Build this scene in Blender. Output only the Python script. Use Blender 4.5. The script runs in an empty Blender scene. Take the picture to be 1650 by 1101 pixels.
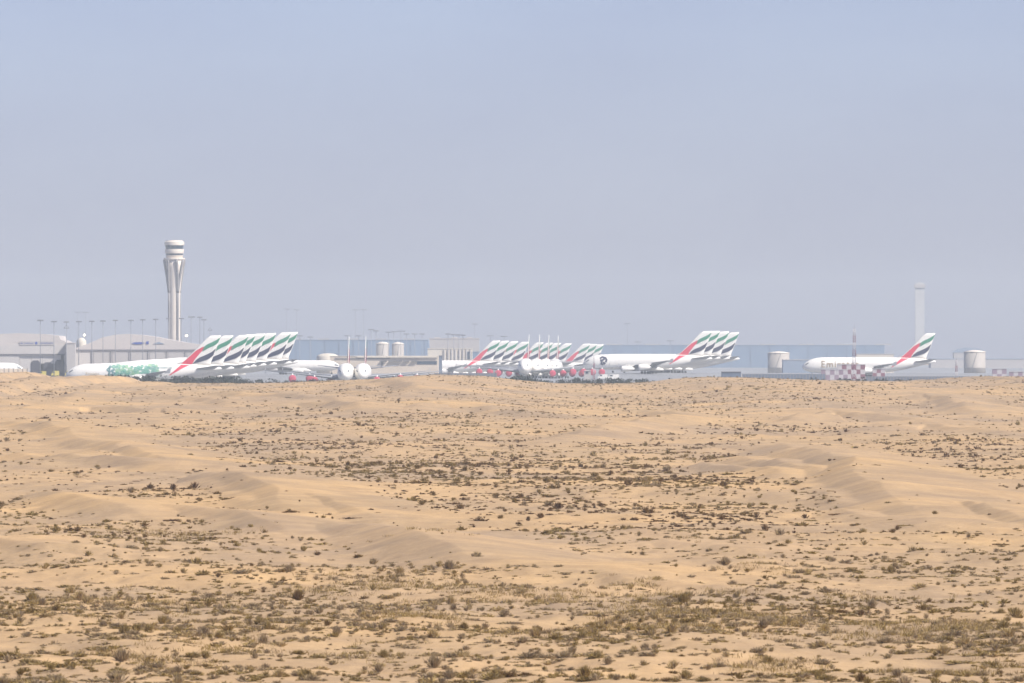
import bpy, math, random
import numpy as np
from mathutils import Vector
rng = np.random.default_rng(7)
random.seed(7)
SC = bpy.context.scene
COL = SC.collection
F = 18333.0            # focal length in photo pixels (400 mm lens on a 36 mm sensor, 1650 px wide)
HZ = 570.0             # eye level row
CX = 825.0
H = 15.0               # eye height
def PX(px, Y): return (px - CX) * Y / F
def PZ(py, Y): return H - (py - HZ) * Y / F

# ------------------------------------------------------------------ materials
def lin(c):
    return tuple(((v / 255.0) / 12.92 if v / 255.0 <= 0.04045 else ((v / 255.0 + 0.055) / 1.055) ** 2.4) for v in c)
def mat(name, col, rough=0.7, var=0.12, scale=0.6, metal=0.0, spec=0.3, stretch=(1, 1, 1)):
    m = bpy.data.materials.new(name); m.use_nodes = True
    nt = m.node_tree; b = nt.nodes['Principled BSDF']
    b.inputs['Roughness'].default_value = rough
    b.inputs['Metallic'].default_value = metal
    b.inputs['Specular IOR Level'].default_value = spec
    tc = nt.nodes.new('ShaderNodeTexCoord'); mp = nt.nodes.new('ShaderNodeMapping')
    mp.inputs['Scale'].default_value = stretch
    n = nt.nodes.new('ShaderNodeTexNoise'); n.inputs['Scale'].default_value = scale
    n.inputs['Detail'].default_value = 4
    r = nt.nodes.new('ShaderNodeValToRGB')
    r.color_ramp.elements[0].position = 0.3; r.color_ramp.elements[1].position = 0.7
    r.color_ramp.elements[0].color = (*[max(0, c * (1 - var)) for c in col], 1)
    r.color_ramp.elements[1].color = (*[min(1, c * (1 + var)) for c in col], 1)
    nt.links.new(tc.outputs['Object'], mp.inputs['Vector'])
    nt.links.new(mp.outputs['Vector'], n.inputs['Vector'])
    nt.links.new(n.outputs['Fac'], r.inputs['Fac'])
    nt.links.new(r.outputs['Color'], b.inputs['Base Color'])
    return m

M = {}
M['paint'] = mat('white_paint', (0.76, 0.725, 0.66), 0.42, 0.05, 0.12)
M['paint_grey_shaded'] = mat('shaded_wing_grey', (0.27, 0.275, 0.29), 0.5, 0.08, 0.2)  # wing and tailplane grey, its colour darkened to carry the undersides' shade
M['red'] = mat('red_paint', (0.62, 0.03, 0.07), 0.45, 0.08)
M['green'] = mat('green_paint', (0.02, 0.22, 0.12), 0.45, 0.08)
M['navy'] = mat('black_paint', (0.014, 0.018, 0.055), 0.45, 0.1)
M['cover'] = mat('red_cover_cloth', (0.52, 0.06, 0.11), 0.8, 0.12, 0.8)
M['glass'] = mat('dark_glass', (0.012, 0.035, 0.065), 0.3, 0.1, spec=0.25)
M['tyre'] = mat('tyre_rubber', (0.03, 0.03, 0.03), 0.85, 0.1)
M['metal'] = mat('grey_metal', (0.36, 0.36, 0.37), 0.5, 0.1)
M['pole'] = mat('mast_steel', (0.22, 0.22, 0.24), 0.6, 0.1)
M['gold'] = mat('gold_lettering', (0.34, 0.24, 0.13), 0.5, 0.05)
M['pat_a'] = mat('teal_green_print', (0.06, 0.34, 0.23), 0.45, 0.2)
M['pat_b'] = mat('leaf_green_print', (0.20, 0.45, 0.22), 0.45, 0.2)
M['pat_c'] = mat('deep_teal_print', (0.03, 0.19, 0.20), 0.45, 0.2)
M['concrete'] = mat('cream_concrete', (0.70, 0.61, 0.51), 0.8, 0.06, 0.15, stretch=(1, 1, 0.25))
M['concrete_grey'] = mat('grey_concrete', (0.24, 0.225, 0.22), 0.85, 0.08, 0.15)
M['clad'] = mat('hangar_cladding', (0.50, 0.46, 0.425), 0.7, 0.06, 0.08, stretch=(1, 1, 0.3))
M['clad_roof'] = mat('hangar_roof_sheet', (0.52, 0.465, 0.425), 0.6, 0.06, 0.05)
M['clad_dark'] = mat('hangar_dark_trim', (0.14, 0.13, 0.14), 0.7, 0.1)
M['inner_shade'] = mat('hangar_painted_shade', (0.045, 0.04, 0.055), 0.8, 0.15)  # near-black colour stands in for the shade inside the hangar
M['bluewall'] = mat('blue_grey_cladding', (0.17, 0.235, 0.32), 0.7, 0.07, 0.03, stretch=(1, 1, 0.3))
M['bluewall2'] = mat('pale_blue_cladding', (0.21, 0.26, 0.33), 0.7, 0.07, 0.03)
M['tan'] = mat('tan_render', (0.56, 0.47, 0.37), 0.85, 0.07, 0.08)
M['cream'] = mat('cream_render', (0.62, 0.55, 0.45), 0.85, 0.06, 0.08)
M['paleblock'] = mat('pale_grey_cladding', (0.42, 0.385, 0.36), 0.8, 0.05, 0.05)
M['paleblock2'] = mat('weathered_concrete', (0.465, 0.455, 0.44), 0.85, 0.06, 0.1)
M['tank'] = mat('storage_tank_paint', (0.36, 0.32, 0.28), 0.6, 0.07, 0.1, stretch=(1, 1, 0.2))
M['signblue'] = mat('sign_blue', (0.03, 0.07, 0.30), 0.5, 0.08)
M['hutfaded'] = mat('faded_obstruction_red', (0.25, 0.17, 0.21), 0.6, 0.1)
M['yellow'] = mat('safety_yellow', (0.62, 0.50, 0.10), 0.5, 0.1)
M['hutred'] = mat('obstruction_red', (0.21, 0.075, 0.10), 0.6, 0.1)
M['hutwhite'] = mat('obstruction_white', (0.46, 0.42, 0.41), 0.6, 0.05)
M['bark'] = mat('tree_bark', (0.11, 0.08, 0.055), 0.9, 0.25, 3)
M['wallblue'] = mat('blue_grey_wall', (0.12, 0.15, 0.20), 0.8, 0.1, 0.1)

def tint_mat(name, cols, trans=0.25):
    """twigs and leaves: colour comes from a per-blade attribute through a ramp, with some light passing through"""
    m = bpy.data.materials.new(name); m.use_nodes = True
    nt = m.node_tree; out = nt.nodes['Material Output']; nt.nodes.remove(nt.nodes['Principled BSDF'])
    a = nt.nodes.new('ShaderNodeAttribute'); a.attribute_name = 'tint'
    r = nt.nodes.new('ShaderNodeValToRGB'); r.color_ramp.interpolation = 'LINEAR'
    els = r.color_ramp.elements
    for i, c in enumerate(cols):
        p = i / (len(cols) - 1)
        if i == 0: els[0].position = 0; els[0].color = (*c, 1)
        elif i == len(cols) - 1: els[-1].position = 1; els[-1].color = (*c, 1)
        else:
            e = els.new(p); e.color = (*c, 1)
    d = nt.nodes.new('ShaderNodeBsdfDiffuse'); t = nt.nodes.new('ShaderNodeBsdfTranslucent')
    mx = nt.nodes.new('ShaderNodeMixShader'); mx.inputs[0].default_value = trans
    nt.links.new(a.outputs['Fac'], r.inputs['Fac'])
    nt.links.new(r.outputs['Color'], d.inputs['Color']); nt.links.new(r.outputs['Color'], t.inputs['Color'])
    nt.links.new(d.outputs[0], mx.inputs[1]); nt.links.new(t.outputs[0], mx.inputs[2])
    nt.links.new(mx.outputs[0], out.inputs['Surface'])
    return m
SHRUB_COLS = [(0.110, 0.060, 0.028), (0.180, 0.104, 0.045), (0.235, 0.160, 0.058), (0.330, 0.236, 0.082),
              (0.310, 0.235, 0.160), (0.470, 0.335, 0.135)]
M['shrub'] = tint_mat('dry_shrub_twigs', SHRUB_COLS, 0.33)
M['leaf'] = tint_mat('tree_leaves', [(0.010, 0.014, 0.014), (0.018, 0.026, 0.020), (0.032, 0.042, 0.028), (0.055, 0.065, 0.04)], 0.15)

# ------------------------------------------------------------------ object helpers
def tag(o, label=None, cat=None, group=None, kind=None):
    if label: o['label'] = label
    if cat: o['category'] = cat
    if group: o['group'] = group
    if kind: o['kind'] = kind
    return o
def thing(name, label, cat, loc=(0, 0, 0), rz=0.0, group=None):
    o = bpy.data.objects.new(name, None); COL.objects.link(o)
    o.empty_display_size = 1.0
    o.location = loc; o.rotation_euler = (0, 0, rz)
    return tag(o, label, cat, group)
class MB:
    def __init__(s): s.v = []; s.f = []; s.m = []; s.smooth = []
    def add(s, vs, fs, mi=0, smooth=False):
        o = len(s.v); s.v += [tuple(v) for v in vs]
        for f in fs:
            s.f.append(tuple(i + o for i in f)); s.m.append(mi); s.smooth.append(smooth)
    def box(s, x0, x1, y0, y1, z0, z1, mi=0):
        vs = [(x0, y0, z0), (x1, y0, z0), (x1, y1, z0), (x0, y1, z0), (x0, y0, z1), (x1, y0, z1), (x1, y1, z1), (x0, y1, z1)]
        s.add(vs, [(0, 3, 2, 1), (4, 5, 6, 7), (0, 1, 5, 4), (1, 2, 6, 5), (2, 3, 7, 6), (3, 0, 4, 7)], mi)
    def rings(s, rings, mi=0, caps=True, smooth=True):
        n = len(rings[0]); o = len(s.v)
        for r in rings: s.v += [tuple(p) for p in r]
        for k in range(len(rings) - 1):
            for i in range(n):
                j = (i + 1) % n
                s.f.append((o + k * n + i, o + k * n + j, o + (k + 1) * n + j, o + (k + 1) * n + i)); s.m.append(mi); s.smooth.append(smooth)
        if caps:
            s.f.append(tuple(o + i for i in reversed(range(n)))); s.m.append(mi); s.smooth.append(False)
            b = o + (len(rings) - 1) * n
            s.f.append(tuple(b + i for i in range(n))); s.m.append(mi); s.smooth.append(False)
    def tube(s, p0, p1, r0, r1=None, n=8, mi=0):
        r1 = r0 if r1 is None else r1
        p0 = Vector(p0); p1 = Vector(p1); d = (p1 - p0).normalized()
        a = d.orthogonal().normalized(); b = d.cross(a)
        ring = lambda p, r: [p + (a * math.cos(2 * math.pi * i / n) + b * math.sin(2 * math.pi * i / n)) * r for i in range(n)]
        s.rings([ring(p0, r0), ring(p1, r1)], mi)
    def path(s, pts, r, n=8, mi=0):
        """one continuous bar through points that climb"""
        s.rings([[Vector(p) + Vector((math.cos(2 * math.pi * i / n), math.sin(2 * math.pi * i / n), 0)) * r for i in range(n)] for p in pts], mi)
    def lathe(s, cx, cy, prof, n=32, mi=0, caps=True, smooth=True):
        s.rings([[(cx + r * math.cos(2 * math.pi * i / n), cy + r * math.sin(2 * math.pi * i / n), z) for i in range(n)] for r, z in prof], mi, caps, smooth)
    def prism(s, poly, y0, y1, mi=0):
        """polygon in x,z swept along y"""
        n = len(poly)
        vs = [(x, y0, z) for x, z in poly] + [(x, y1, z) for x, z in poly]
        fs = [tuple(range(n)), tuple(n + i for i in reversed(range(n)))]
        fs += [(i, i + n, (i + 1) % n + n, (i + 1) % n) for i in range(n)]
        s.add(vs, fs, mi)
    def mesh(s, name, mats):
        me = bpy.data.meshes.new(name)
        me.from_pydata(s.v, [], s.f)
        for m in (mats if isinstance(mats, (list, tuple)) else [mats]): me.materials.append(m)
        me.polygons.foreach_set('material_index', s.m)
        me.polygons.foreach_set('use_smooth', s.smooth)
        me.update()
        return me
def link(name, me, parent=None, loc=(0, 0, 0), rz=0.0):
    o = bpy.data.objects.new(name, me); COL.objects.link(o)
    if parent: o.parent = parent
    o.location = loc; o.rotation_euler = (0, 0, rz)
    return o
def part(name, mb, mats, parent=None): return link(name, mb.mesh(name, mats), parent)
def text_mesh(body, size, spacing=1.0):
    c = bpy.data.curves.new('lettering', 'FONT'); c.body = body; c.size = size; c.space_character = spacing
    c.resolution_u = 3
    o = bpy.data.objects.new('lettering', c)
    me = bpy.data.meshes.new_from_object(o)
    bpy.data.objects.remove(o); bpy.data.curves.remove(c)
    vs = [tuple(v.co) for v in me.vertices]; fs = [tuple(p.vertices) for p in me.polygons]
    bpy.data.meshes.remove(me)
    return vs, fs

# ------------------------------------------------------------------ terrain height
def hash2(i, j, seed):
    h = (i.astype(np.int64) * 374761393 + j.astype(np.int64) * 668265263 + seed * 1442695041) & 0xFFFFFFFF
    h = ((h ^ (h >> 13)) * 1274126177) & 0xFFFFFFFF
    h = (h ^ (h >> 16)) & 0xFFFFFFFF
    return h / 4294967295.0
def vnoise(x, y, seed=0):
    i = np.floor(x); j = np.floor(y); fx = x - i; fy = y - j
    fx = fx * fx * fx * (fx * (fx * 6 - 15) + 10); fy = fy * fy * fy * (fy * (fy * 6 - 15) + 10)
    a = hash2(i, j, seed); b = hash2(i + 1, j, seed); c = hash2(i, j + 1, seed); d = hash2(i + 1, j + 1, seed)
    return (a * (1 - fx) + b * fx) * (1 - fy) + (c * (1 - fx) + d * fx) * fy * 1.0
def fbm(x, y, oct=3, seed=0):
    s = 0; a = 0.5; t = 0
    for k in range(oct):
        s = s + a * (vnoise(x * 2 ** k + 17.3 * k, y * 2 ** k - 9.1 * k, seed + k) - 0.5); t += a; a *= 0.5
    return s / t * 2
def sstep(a, b, x):
    t = np.clip((x - a) / (b - a), 0, 1); return t * t * (3 - 2 * t)
SKY_PX = [-900, 0, 40, 100, 150, 190, 240, 300, 400, 460, 540, 600, 660, 700, 780, 830, 900, 1000, 1050, 1090, 1130, 1200, 1300, 1400, 1450, 1500, 1540, 1580, 1650, 2600]
SKY_PY = [606, 601, 599, 608.5, 604.5, 606.5, 615, 617.5, 617.5, 616.5, 613, 611, 606, 603.5, 606, 612, 618, 618, 615, 610, 607.5, 608, 612, 614, 614, 611, 608.5, 606.5, 607, 610]
YS = 3900.0
SKY_Z = [PZ(p, YS) for p in SKY_PY]
def far_rise(X, Y):
    return np.interp(X * F / YS + CX, SKY_PX, SKY_Z)
def zbase_line(Y):                       # along the middle, used to turn rows of the picture into distances
    return 5.6 * sstep(1500, YS, Y)
_YT = np.geomspace(430, 3900, 2000)
def row_to_y(py, hd=0.0):
    rows = HZ + (H - zbase_line(_YT) - hd) * F / _YT
    return np.interp(-np.asarray(py, float), -rows, _YT)
# crest lines of the clear dunes: picture points, crest height (m), windward width factor
RIDGES = [
    ([(-60, 664), (0, 657), (50, 649), (150, 646), (250, 652), (400, 646)], 2.2, 14),
    ([(-40, 664), (20, 669), (60, 673), (100, 685), (135, 697)], 2.6, 12),
    ([(60, 692), (110, 697), (180, 707), (230, 719), (260, 736), (320, 742)], 2.4, 12),
    ([(-30, 722), (70, 729), (140, 737), (230, 741), (330, 747)], 1.9, 13),
    ([(230, 758), (310, 752), (390, 765), (440, 780), (500, 797)], 2.3, 12),
    ([(-60, 778), (0, 774), (70, 775), (110, 783), (190, 796), (250, 806)], 2.3, 12),
    ([(165, 812), (270, 800), (330, 803), (410, 818), (470, 836)], 2.0, 11),
    ([(390, 822), (470, 813), (540, 812), (600, 824), (660, 846), (740, 866), (860, 872), (950, 884)], 2.4, 11),
    ([(400, 757), (470, 771), (540, 796), (610, 817)], 1.8, 11),
    ([(540, 617), (590, 612), (640, 616), (700, 628)], 2.6, 12),
    ([(390, 648), (460, 644), (540, 646), (600, 660)], 2.3, 12),
    ([(640, 658), (700, 652), (760, 655)], 2.0, 12),
    ([(1100, 655), (1082, 661), (1030, 681), (930, 689), (830, 701)], 2.6, 9),
    ([(1000, 653), (1060, 655), (1120, 664)], 1.8, 12),
    ([(1100, 702), (1170, 697), (1260, 702), (1310, 711), (1360, 734), (1420, 764), (1500, 790), (1570, 803)], 3.0, 10),
    ([(1150, 722), (1230, 733), (1290, 748), (1380, 766)], 1.9, 11),
    ([(1240, 672), (1330, 662), (1440, 666), (1540, 672)], 2.1, 12),
    ([(1470, 631), (1490, 627), (1520, 631), (1560, 645), (1600, 655)], 3.0, 10),
    ([(1380, 690), (1480, 684), (1570, 690), (1680, 694)], 2.0, 12),
    ([(1420, 806), (1480, 793), (1545, 792), (1620, 808), (1700, 826)], 1.8, 11),
    ([(1230, 812), (1330, 806), (1420, 818), (1560, 822)], 1.3, 12),
    ([(100, 637), (150, 620), (230, 622), (300, 632)], 1.9, 13),
    ([(960, 868), (1040, 864), (1130, 868), (1210, 882)], 1.0, 11),
    ([(760, 905), (900, 905), (1050, 930), (1200, 940), (1330, 945)], 0.8, 11),
    ([(-40, 858), (10, 862), (60, 874), (200, 880)], 1.1, 10),
    ([(1050, 742), (1130, 746), (1220, 755), (1260, 766)], 1.5, 11),
    ([(1560, 800), (1620, 806), (1700, 818)], 1.2, 11),
]
RPLAN = []
for pts, hd, wf in RIDGES:
    pl = []
    for px, py in pts:
        Y = float(row_to_y(py, hd)); pl.append((PX(px, Y), Y))
    RPLAN.append((pl, hd, wf))
def ridges(X, Y):
    """asymmetric dunes: steep lee side to the left, long windward side to the right"""
    out = np.zeros_like(X)
    for k, (pl, hd, wf) in enumerate(RPLAN):
        ys = [p[1] for p in pl]; xs = [p[0] for p in pl]
        ylo, yhi = min(ys) - 140, max(ys) + 140
        sel = (Y > ylo) & (Y < yhi) & (X > min(xs) - 30 * hd) & (X < max(xs) + 30 * hd)
        if not sel.any(): continue
        x = X[sel]; y = Y[sel]
        x = x + 2.2 * fbm(x / 30, y / 60, 2, 50 + k)
        best = np.full(x.shape, 1e9); sd = np.zeros_like(x); tt = np.zeros_like(x)
        L = [0.0]
        for a, b in zip(pl[:-1], pl[1:]): L.append(L[-1] + math.hypot(b[0] - a[0], (b[1] - a[1])))
        for i, (a, b) in enumerate(zip(pl[:-1], pl[1:])):
            dx, dy = b[0] - a[0], b[1] - a[1]; ll = dx * dx + dy * dy + 1e-9
            t = np.clip(((x - a[0]) * dx + (y - a[1]) * dy) / ll, 0, 1)
            ex = x - (a[0] + t * dx); ey = y - (a[1] + t * dy)
            d = np.hypot(ex, ey * 0.8)
            cr = (dx * (y - a[1]) - dy * (x - a[0])) * (1 if dy > 0 else -1)   # >0: left of the crest
            if abs(dy) < 1e-6: cr = -ey
            m = d < best
            best = np.where(m, d, best); sd = np.where(m, np.where(cr > 0, -d, d), sd)
            tt = np.where(m, (L[i] + t * math.sqrt(ll)) / L[-1], tt)
        env = np.sin(np.pi * np.clip(0.015 + 0.97 * tt, 0, 1)) ** 0.75
        hh = hd * env * 0.70
        wl = hd * 2.5 + 0.5; wr = hd * wf * 0.62
        left = np.clip(1 + sd / wl, 0, 1); left = left * left * (2.2 - 1.2 * left)
        right = np.clip(1 - sd / wr, 0, 1); right = right * right * (3 - 2 * right) * 0.55 + right ** 1.3 * 0.45
        v = hh * np.where(sd < 0, left, right)
        out[sel] = np.maximum(out[sel], v)
    return out
# airport ground: passes under every aircraft stand
ANCH = []
def air_ground(X, Y):
    num = np.zeros_like(X); den = np.zeros_like(X)
    for ax, ay, az in ANCH:
        w = 1.0 / (((X - ax) ** 2 + (Y - ay) ** 2) + 70.0 ** 2) ** 1.6
        num += w * az; den += w
    return num / den
def smooth_mask(X, Y):                   # 1 on bare dune sand, 0 in the scrub
    return sstep(0.08, 0.55, ridges(X, Y))
def hummock(X, Y):                       # small sand mounds the plants hold together
    return fbm(X / 9, Y / 16, 2, 31) * 0.30 + fbm(X / 3.4, Y / 6.0, 2, 41) * 0.26 + fbm(X / 1.3, Y / 2.6, 2, 61) * 0.09 * (1 - sstep(700, 1300, Y))
def height(X, Y, detail=True):
    X = np.asarray(X, float); Y = np.asarray(Y, float)
    fr = far_rise(X, Y)
    z = fr * sstep(1500, YS, Y)
    # beyond the skyline dune the land drops to the airport
    ag = air_ground(X, Y) if (Y > YS).any() else np.zeros_like(X)
    t = sstep(YS + 30, 4550, Y)
    z = np.where(Y > YS, fr * (1 - t) + ag * t, z)
    z = z + (H - 1.75) * np.exp(-np.maximum(Y + 20, 0) ** 2 / 75.0 ** 2)
    dune = (1 - sstep(4100, 4500, Y))
    damp = 1 - 0.8 * sstep(3300, 3800, Y)
    near = sstep(60, 300, Y)
    big = fbm(X / 90, Y / 260, 3, 3) * 1.3
    ph = X / 48 + 1.5 * fbm(X / 110, Y / 300, 2, 11) + Y / 900
    fr_ = ph - np.floor(ph)
    saw = np.where(fr_ < 0.16, sstep(0, 0.16, fr_), (1 - (fr_ - 0.16) / 0.84) ** 1.4)
    amp = np.clip(fbm(X / 70, Y / 220, 2, 21) * 1.4 + 0.35, 0, 1) * (0.5 + 0.5 * sstep(900, 1500, Y))
    # low transverse swells with thin crests, one behind the other
    tw = Y + 22 * fbm(X / 40, Y / 120, 2, 72)
    n1 = vnoise(X / 62 + 5.3, tw / 47, 71); n2 = vnoise(X / 27, tw / 21, 74)
    crest = (1 - np.abs(2 * n1 - 1)) ** 1.6 * 0.62 + (1 - np.abs(2 * n2 - 1)) ** 1.5 * 0.26
    big = big * 0.8 + crest * (0.62 + 0.5 * sstep(800, 1600, Y))
    rd = ridges(X, Y)
    bare = sstep(0.15, 0.9, rd)
    mid = saw * amp * 0.95 * (1 - bare)
    z = z + (big + mid) * dune * damp * near + rd * dune
    if detail:
        sc = 1 - 0.9 * bare
        hum = hummock(X, Y)
        fade = 1 - sstep(600, 2200, Y) * 0.6
        z = z + hum * sc * dune * fade * near
    return z

# ------------------------------------------------------------------ aircraft stands (needed by the ground)
FIN = (36.3, 24.1)
STANDS = []      # (key, X, Y, rz, z)
def stand_side(key, px, py, Y, rz=0.0):
    z = PZ(py, Y) - FIN[1]
    X = PX(px, Y) - FIN[0]
    STANDS.append((key, X, Y, rz, z)); ANCH.append((X, Y, z)); ANCH.append((X + 25, Y, z))
for i, (px, py) in enumerate(zip([356, 376, 401, 412, 428, 445, 469, 480], [541, 541, 540, 539, 537.5, 537, 535.5, 535])):
    stand_side(('left row', i), px, py, 5333 + 86 * i)
for i, (px, py) in enumerate(zip([1147, 1160, 1175, 1191], [533, 533, 534, 536])):
    stand_side(('right row', i), px, py, 6430 + 86 * i)
for i, (px, py) in enumerate(zip([806, 820, 835, 852, 876, 891, 904, 921, 951, 962, 973], [549, 549.5, 550, 551, 552, 552.5, 553, 553.5, 554, 554.5, 555])):
    stand_side(('far row', i), px, py, 7570 + 86 * i)
stand_side(('alone', 0), 1507, 537, 6219)
def stand_front(key, px, py, Y, yaw):
    z = PZ(py, Y + 36) - FIN[1]; X = PX(px, Y + 36) + math.sin(yaw) * 36
    rz = math.pi / 2 + yaw
    STANDS.append((key, PX(px, Y + 36) - 36.3 * math.cos(rz), Y, rz, z)); ANCH.append((X, Y, z))
for i, (px, py) in enumerate(zip([563, 590], [541, 543])): stand_front(('front pair', i), px, py, 5420 + 20 * i, math.radians(-1.2))
for i, (px, py) in enumerate(zip([853, 870, 885, 900], [539.5, 538, 541, 543])): stand_front(('front four', i), px, py, 6230 + 24 * i, math.radians(-2.6))
ANCH += [(-900, 5000, 1), (900, 5000, 2), (-900, 7500, 2), (1200, 7500, 3), (0, 10000, 2.5), (-3000, 12000, 3), (3000, 12000, 3), (0, 14000, 3), (-1500, 9500, 2.5), (1500, 9500, 2.5),
         (0, 4600, -1), (-300, 4600, -1), (300, 4600, 0), (-260, 6600, 1.5), (-150, 7650, 1.5)]
def gz(X, Y): return float(height(np.array([X]), np.array([Y]))[0])

# fit the far dune crest so that the land meets the airport along the profile seen in the photograph
_p = np.arange(-900, 2601, 8.0); _want = np.interp(_p, SKY_PX, SKY_PY)
SKY_Z = [float(np.interp(a, SKY_PX, SKY_Z)) for a in _p]; SKY_PX = [float(a) for a in _p]
_yy = np.linspace(2900, 4500, 200)
for _ in range(5):
    _P, _Y = np.meshgrid(_p, _yy, indexing='ij'); _X = (_P - CX) * _Y / F
    _r = (HZ + (H - height(_X.ravel(), _Y.ravel())) * F / _Y.ravel()).reshape(_P.shape).min(1)
    _d = np.convolve(np.pad((_r - _want) * YS / F, 1, mode='edge'), [.25, .5, .25], 'valid')
    SKY_Z = [a + float(b) for a, b in zip(SKY_Z, _d)]
# ------------------------------------------------------------------ ground sheet
rows = np.concatenate([np.arange(-60, 400, 18.0), np.geomspace(400, 4600, 1270), np.geomspace(4640, 14200, 190)])
inner = np.arange(-1040, 1041, 3.3)
outer = np.concatenate([np.arange(1046, 2200, 7.0), np.geomspace(2240, 6500, 30)])
cols = np.concatenate([-outer[::-1], inner, outer])
YY, CC = np.meshgrid(rows, cols, indexing='ij')
XX = CC * np.maximum(YY, 420) / F
ZZ = height(XX.ravel(), YY.ravel()).reshape(XX.shape)
def grid_mesh(name, X, Y, Z, material):
    nr, nc = X.shape
    me = bpy.data.meshes.new(name)
    co = np.stack([X, Y, Z], -1).reshape(-1, 3).astype(np.float32)
    idx = np.arange(nr * nc).reshape(nr, nc)
    q = np.stack([idx[:-1, :-1], idx[:-1, 1:], idx[1:, 1:], idx[1:, :-1]], -1).reshape(-1, 4)
    me.vertices.add(len(co)); me.vertices.foreach_set('co', co.ravel())
    me.loops.add(q.size); me.loops.foreach_set('vertex_index', q.ravel().astype(np.int32))
    me.polygons.add(len(q)); me.polygons.foreach_set('loop_start', np.arange(0, q.size, 4, dtype=np.int32))
    me.polygons.foreach_set('use_smooth', np.ones(len(q), bool))
    me.materials.append(material)
    me.update(calc_edges=True)
    return me

def sand_material():
    m = bpy.data.materials.new('desert_sand'); m.use_nodes = True
    nt = m.node_tree; L = nt.links; b = nt.nodes['Principled BSDF']
    b.inputs['Roughness'].default_value = 0.95; b.inputs['Specular IOR Level'].default_value = 0.1
    tc = nt.nodes.new('ShaderNodeTexCoord')
    def noise(scale, detail, stretch=(1, 1, 1), rough=0.55):
        mp = nt.nodes.new('ShaderNodeMapping'); mp.inputs['Scale'].default_value = stretch
        n = nt.nodes.new('ShaderNodeTexNoise'); n.inputs['Scale'].default_value = scale
        n.inputs['Detail'].default_value = detail; n.inputs['Roughness'].default_value = rough
        L.new(tc.outputs['Object'], mp.inputs['Vector']); L.new(mp.outputs[0], n.inputs['Vector'])
        return n.outputs['Fac']
    def ramp(fac, p0, p1, c0, c1):
        r = nt.nodes.new('ShaderNodeValToRGB'); r.color_ramp.elements[0].position = p0; r.color_ramp.elements[1].position = p1
        r.color_ramp.elements[0].color = (*c0, 1); r.color_ramp.elements[1].color = (*c1, 1)
        L.new(fac, r.inputs['Fac']); return r.outputs['Color']
    def mix(f, a, c, mode='MIX'):
        x = nt.nodes.new('ShaderNodeMix'); x.data_type = 'RGBA'; x.blend_type = mode
        if isinstance(f, float): x.inputs[0].default_value = f
        else: L.new(f, x.inputs[0])
        L.new(a, x.inputs[6]); L.new(c, x.inputs[7]); return x.outputs[2]
    c1 = ramp(noise(0.018, 3, (1, 0.35, 1)), 0.38, 0.66, (0.450, 0.312, 0.180), (0.540, 0.358, 0.178))
    c2 = ramp(noise(0.22, 4, (1, 0.6, 1)), 0.36, 0.66, (0.77, 0.77, 0.81), (1, 1, 1))
    c4 = ramp(noise(0.045, 4, (1, 0.4, 1)), 0.40, 0.60, (0.84, 0.855, 0.90), (1.03, 1.01, 0.97))
    c3 = ramp(noise(1.6, 3), 0.42, 0.62, (0.88, 0.87, 0.86), (1, 1, 1))
    col = mix(0.8, c1, c2, 'MULTIPLY'); col = mix(0.6, col, c3, 'MULTIPLY'); col = mix(1.0, col, c4, 'MULTIPLY')
    L.new(col, b.inputs['Base Color'])
    bp = nt.nodes.new('ShaderNodeBump'); bp.inputs['Strength'].default_value = 0.5; bp.inputs['Distance'].default_value = 0.25
    L.new(noise(0.9, 4, (1, 0.7, 1)), bp.inputs['Height']); L.new(bp.outputs[0], b.inputs['Normal'])
    return m
M['sand'] = sand_material()
ground = link('ground', grid_mesh('ground', XX, YY, ZZ, M['sand'])); tag(ground, kind='structure')
# concrete apron and taxiways of the airport, one sheet over the ground
M['apron'] = mat('apron_concrete', (0.25, 0.25, 0.25), 0.75, 0.12, 0.02, stretch=(1, 0.3, 1))
r0 = int(np.searchsorted(rows, 4950)); r1 = int(np.searchsorted(rows, 12900)); ci = np.where(np.abs(cols) < 2300)[0]
sl = (slice(r0, r1), slice(ci[0], ci[-1] + 1))
apron = link('airport_apron', grid_mesh('airport_apron', XX[sl], YY[sl], ZZ[sl] + 0.05, M['apron'])); tag(apron, kind='structure')

# ------------------------------------------------------------------ airliner
class Liner:
    """fuselage side profile: x, bottom z, top z, half width"""
    def __init__(s, prof):
        s.p = np.array(prof)
    def at(s, x):
        c = [np.interp(x, s.p[:, 0], s.p[:, k]) for k in (1, 2, 3)]
        return c
    def side(s, x, z):
        b, t, w = s.at(x)
        zc = b + (t - b) * 0.46
        r = (t - zc) if z > zc else (zc - b)
        q = max(-1, min(1, (z - zc) / max(r, 1e-3)))
        return w * (1 - abs(q) ** 2.1) ** (1 / 2.1)
    def ring(s, x, n=28):
        b, t, w = s.at(x); zc = b + (t - b) * 0.46; out = []
        for i in range(n):
            a = 2 * math.pi * i / n; ca, sa = math.cos(a), math.sin(a)
            e = 2 / 2.1
            y = w * math.copysign(abs(ca) ** e, ca); dz = math.copysign(abs(sa) ** e, sa)
            out.append((x, y, zc + dz * ((t - zc) if sa > 0 else (zc - b))))
        return out
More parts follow.
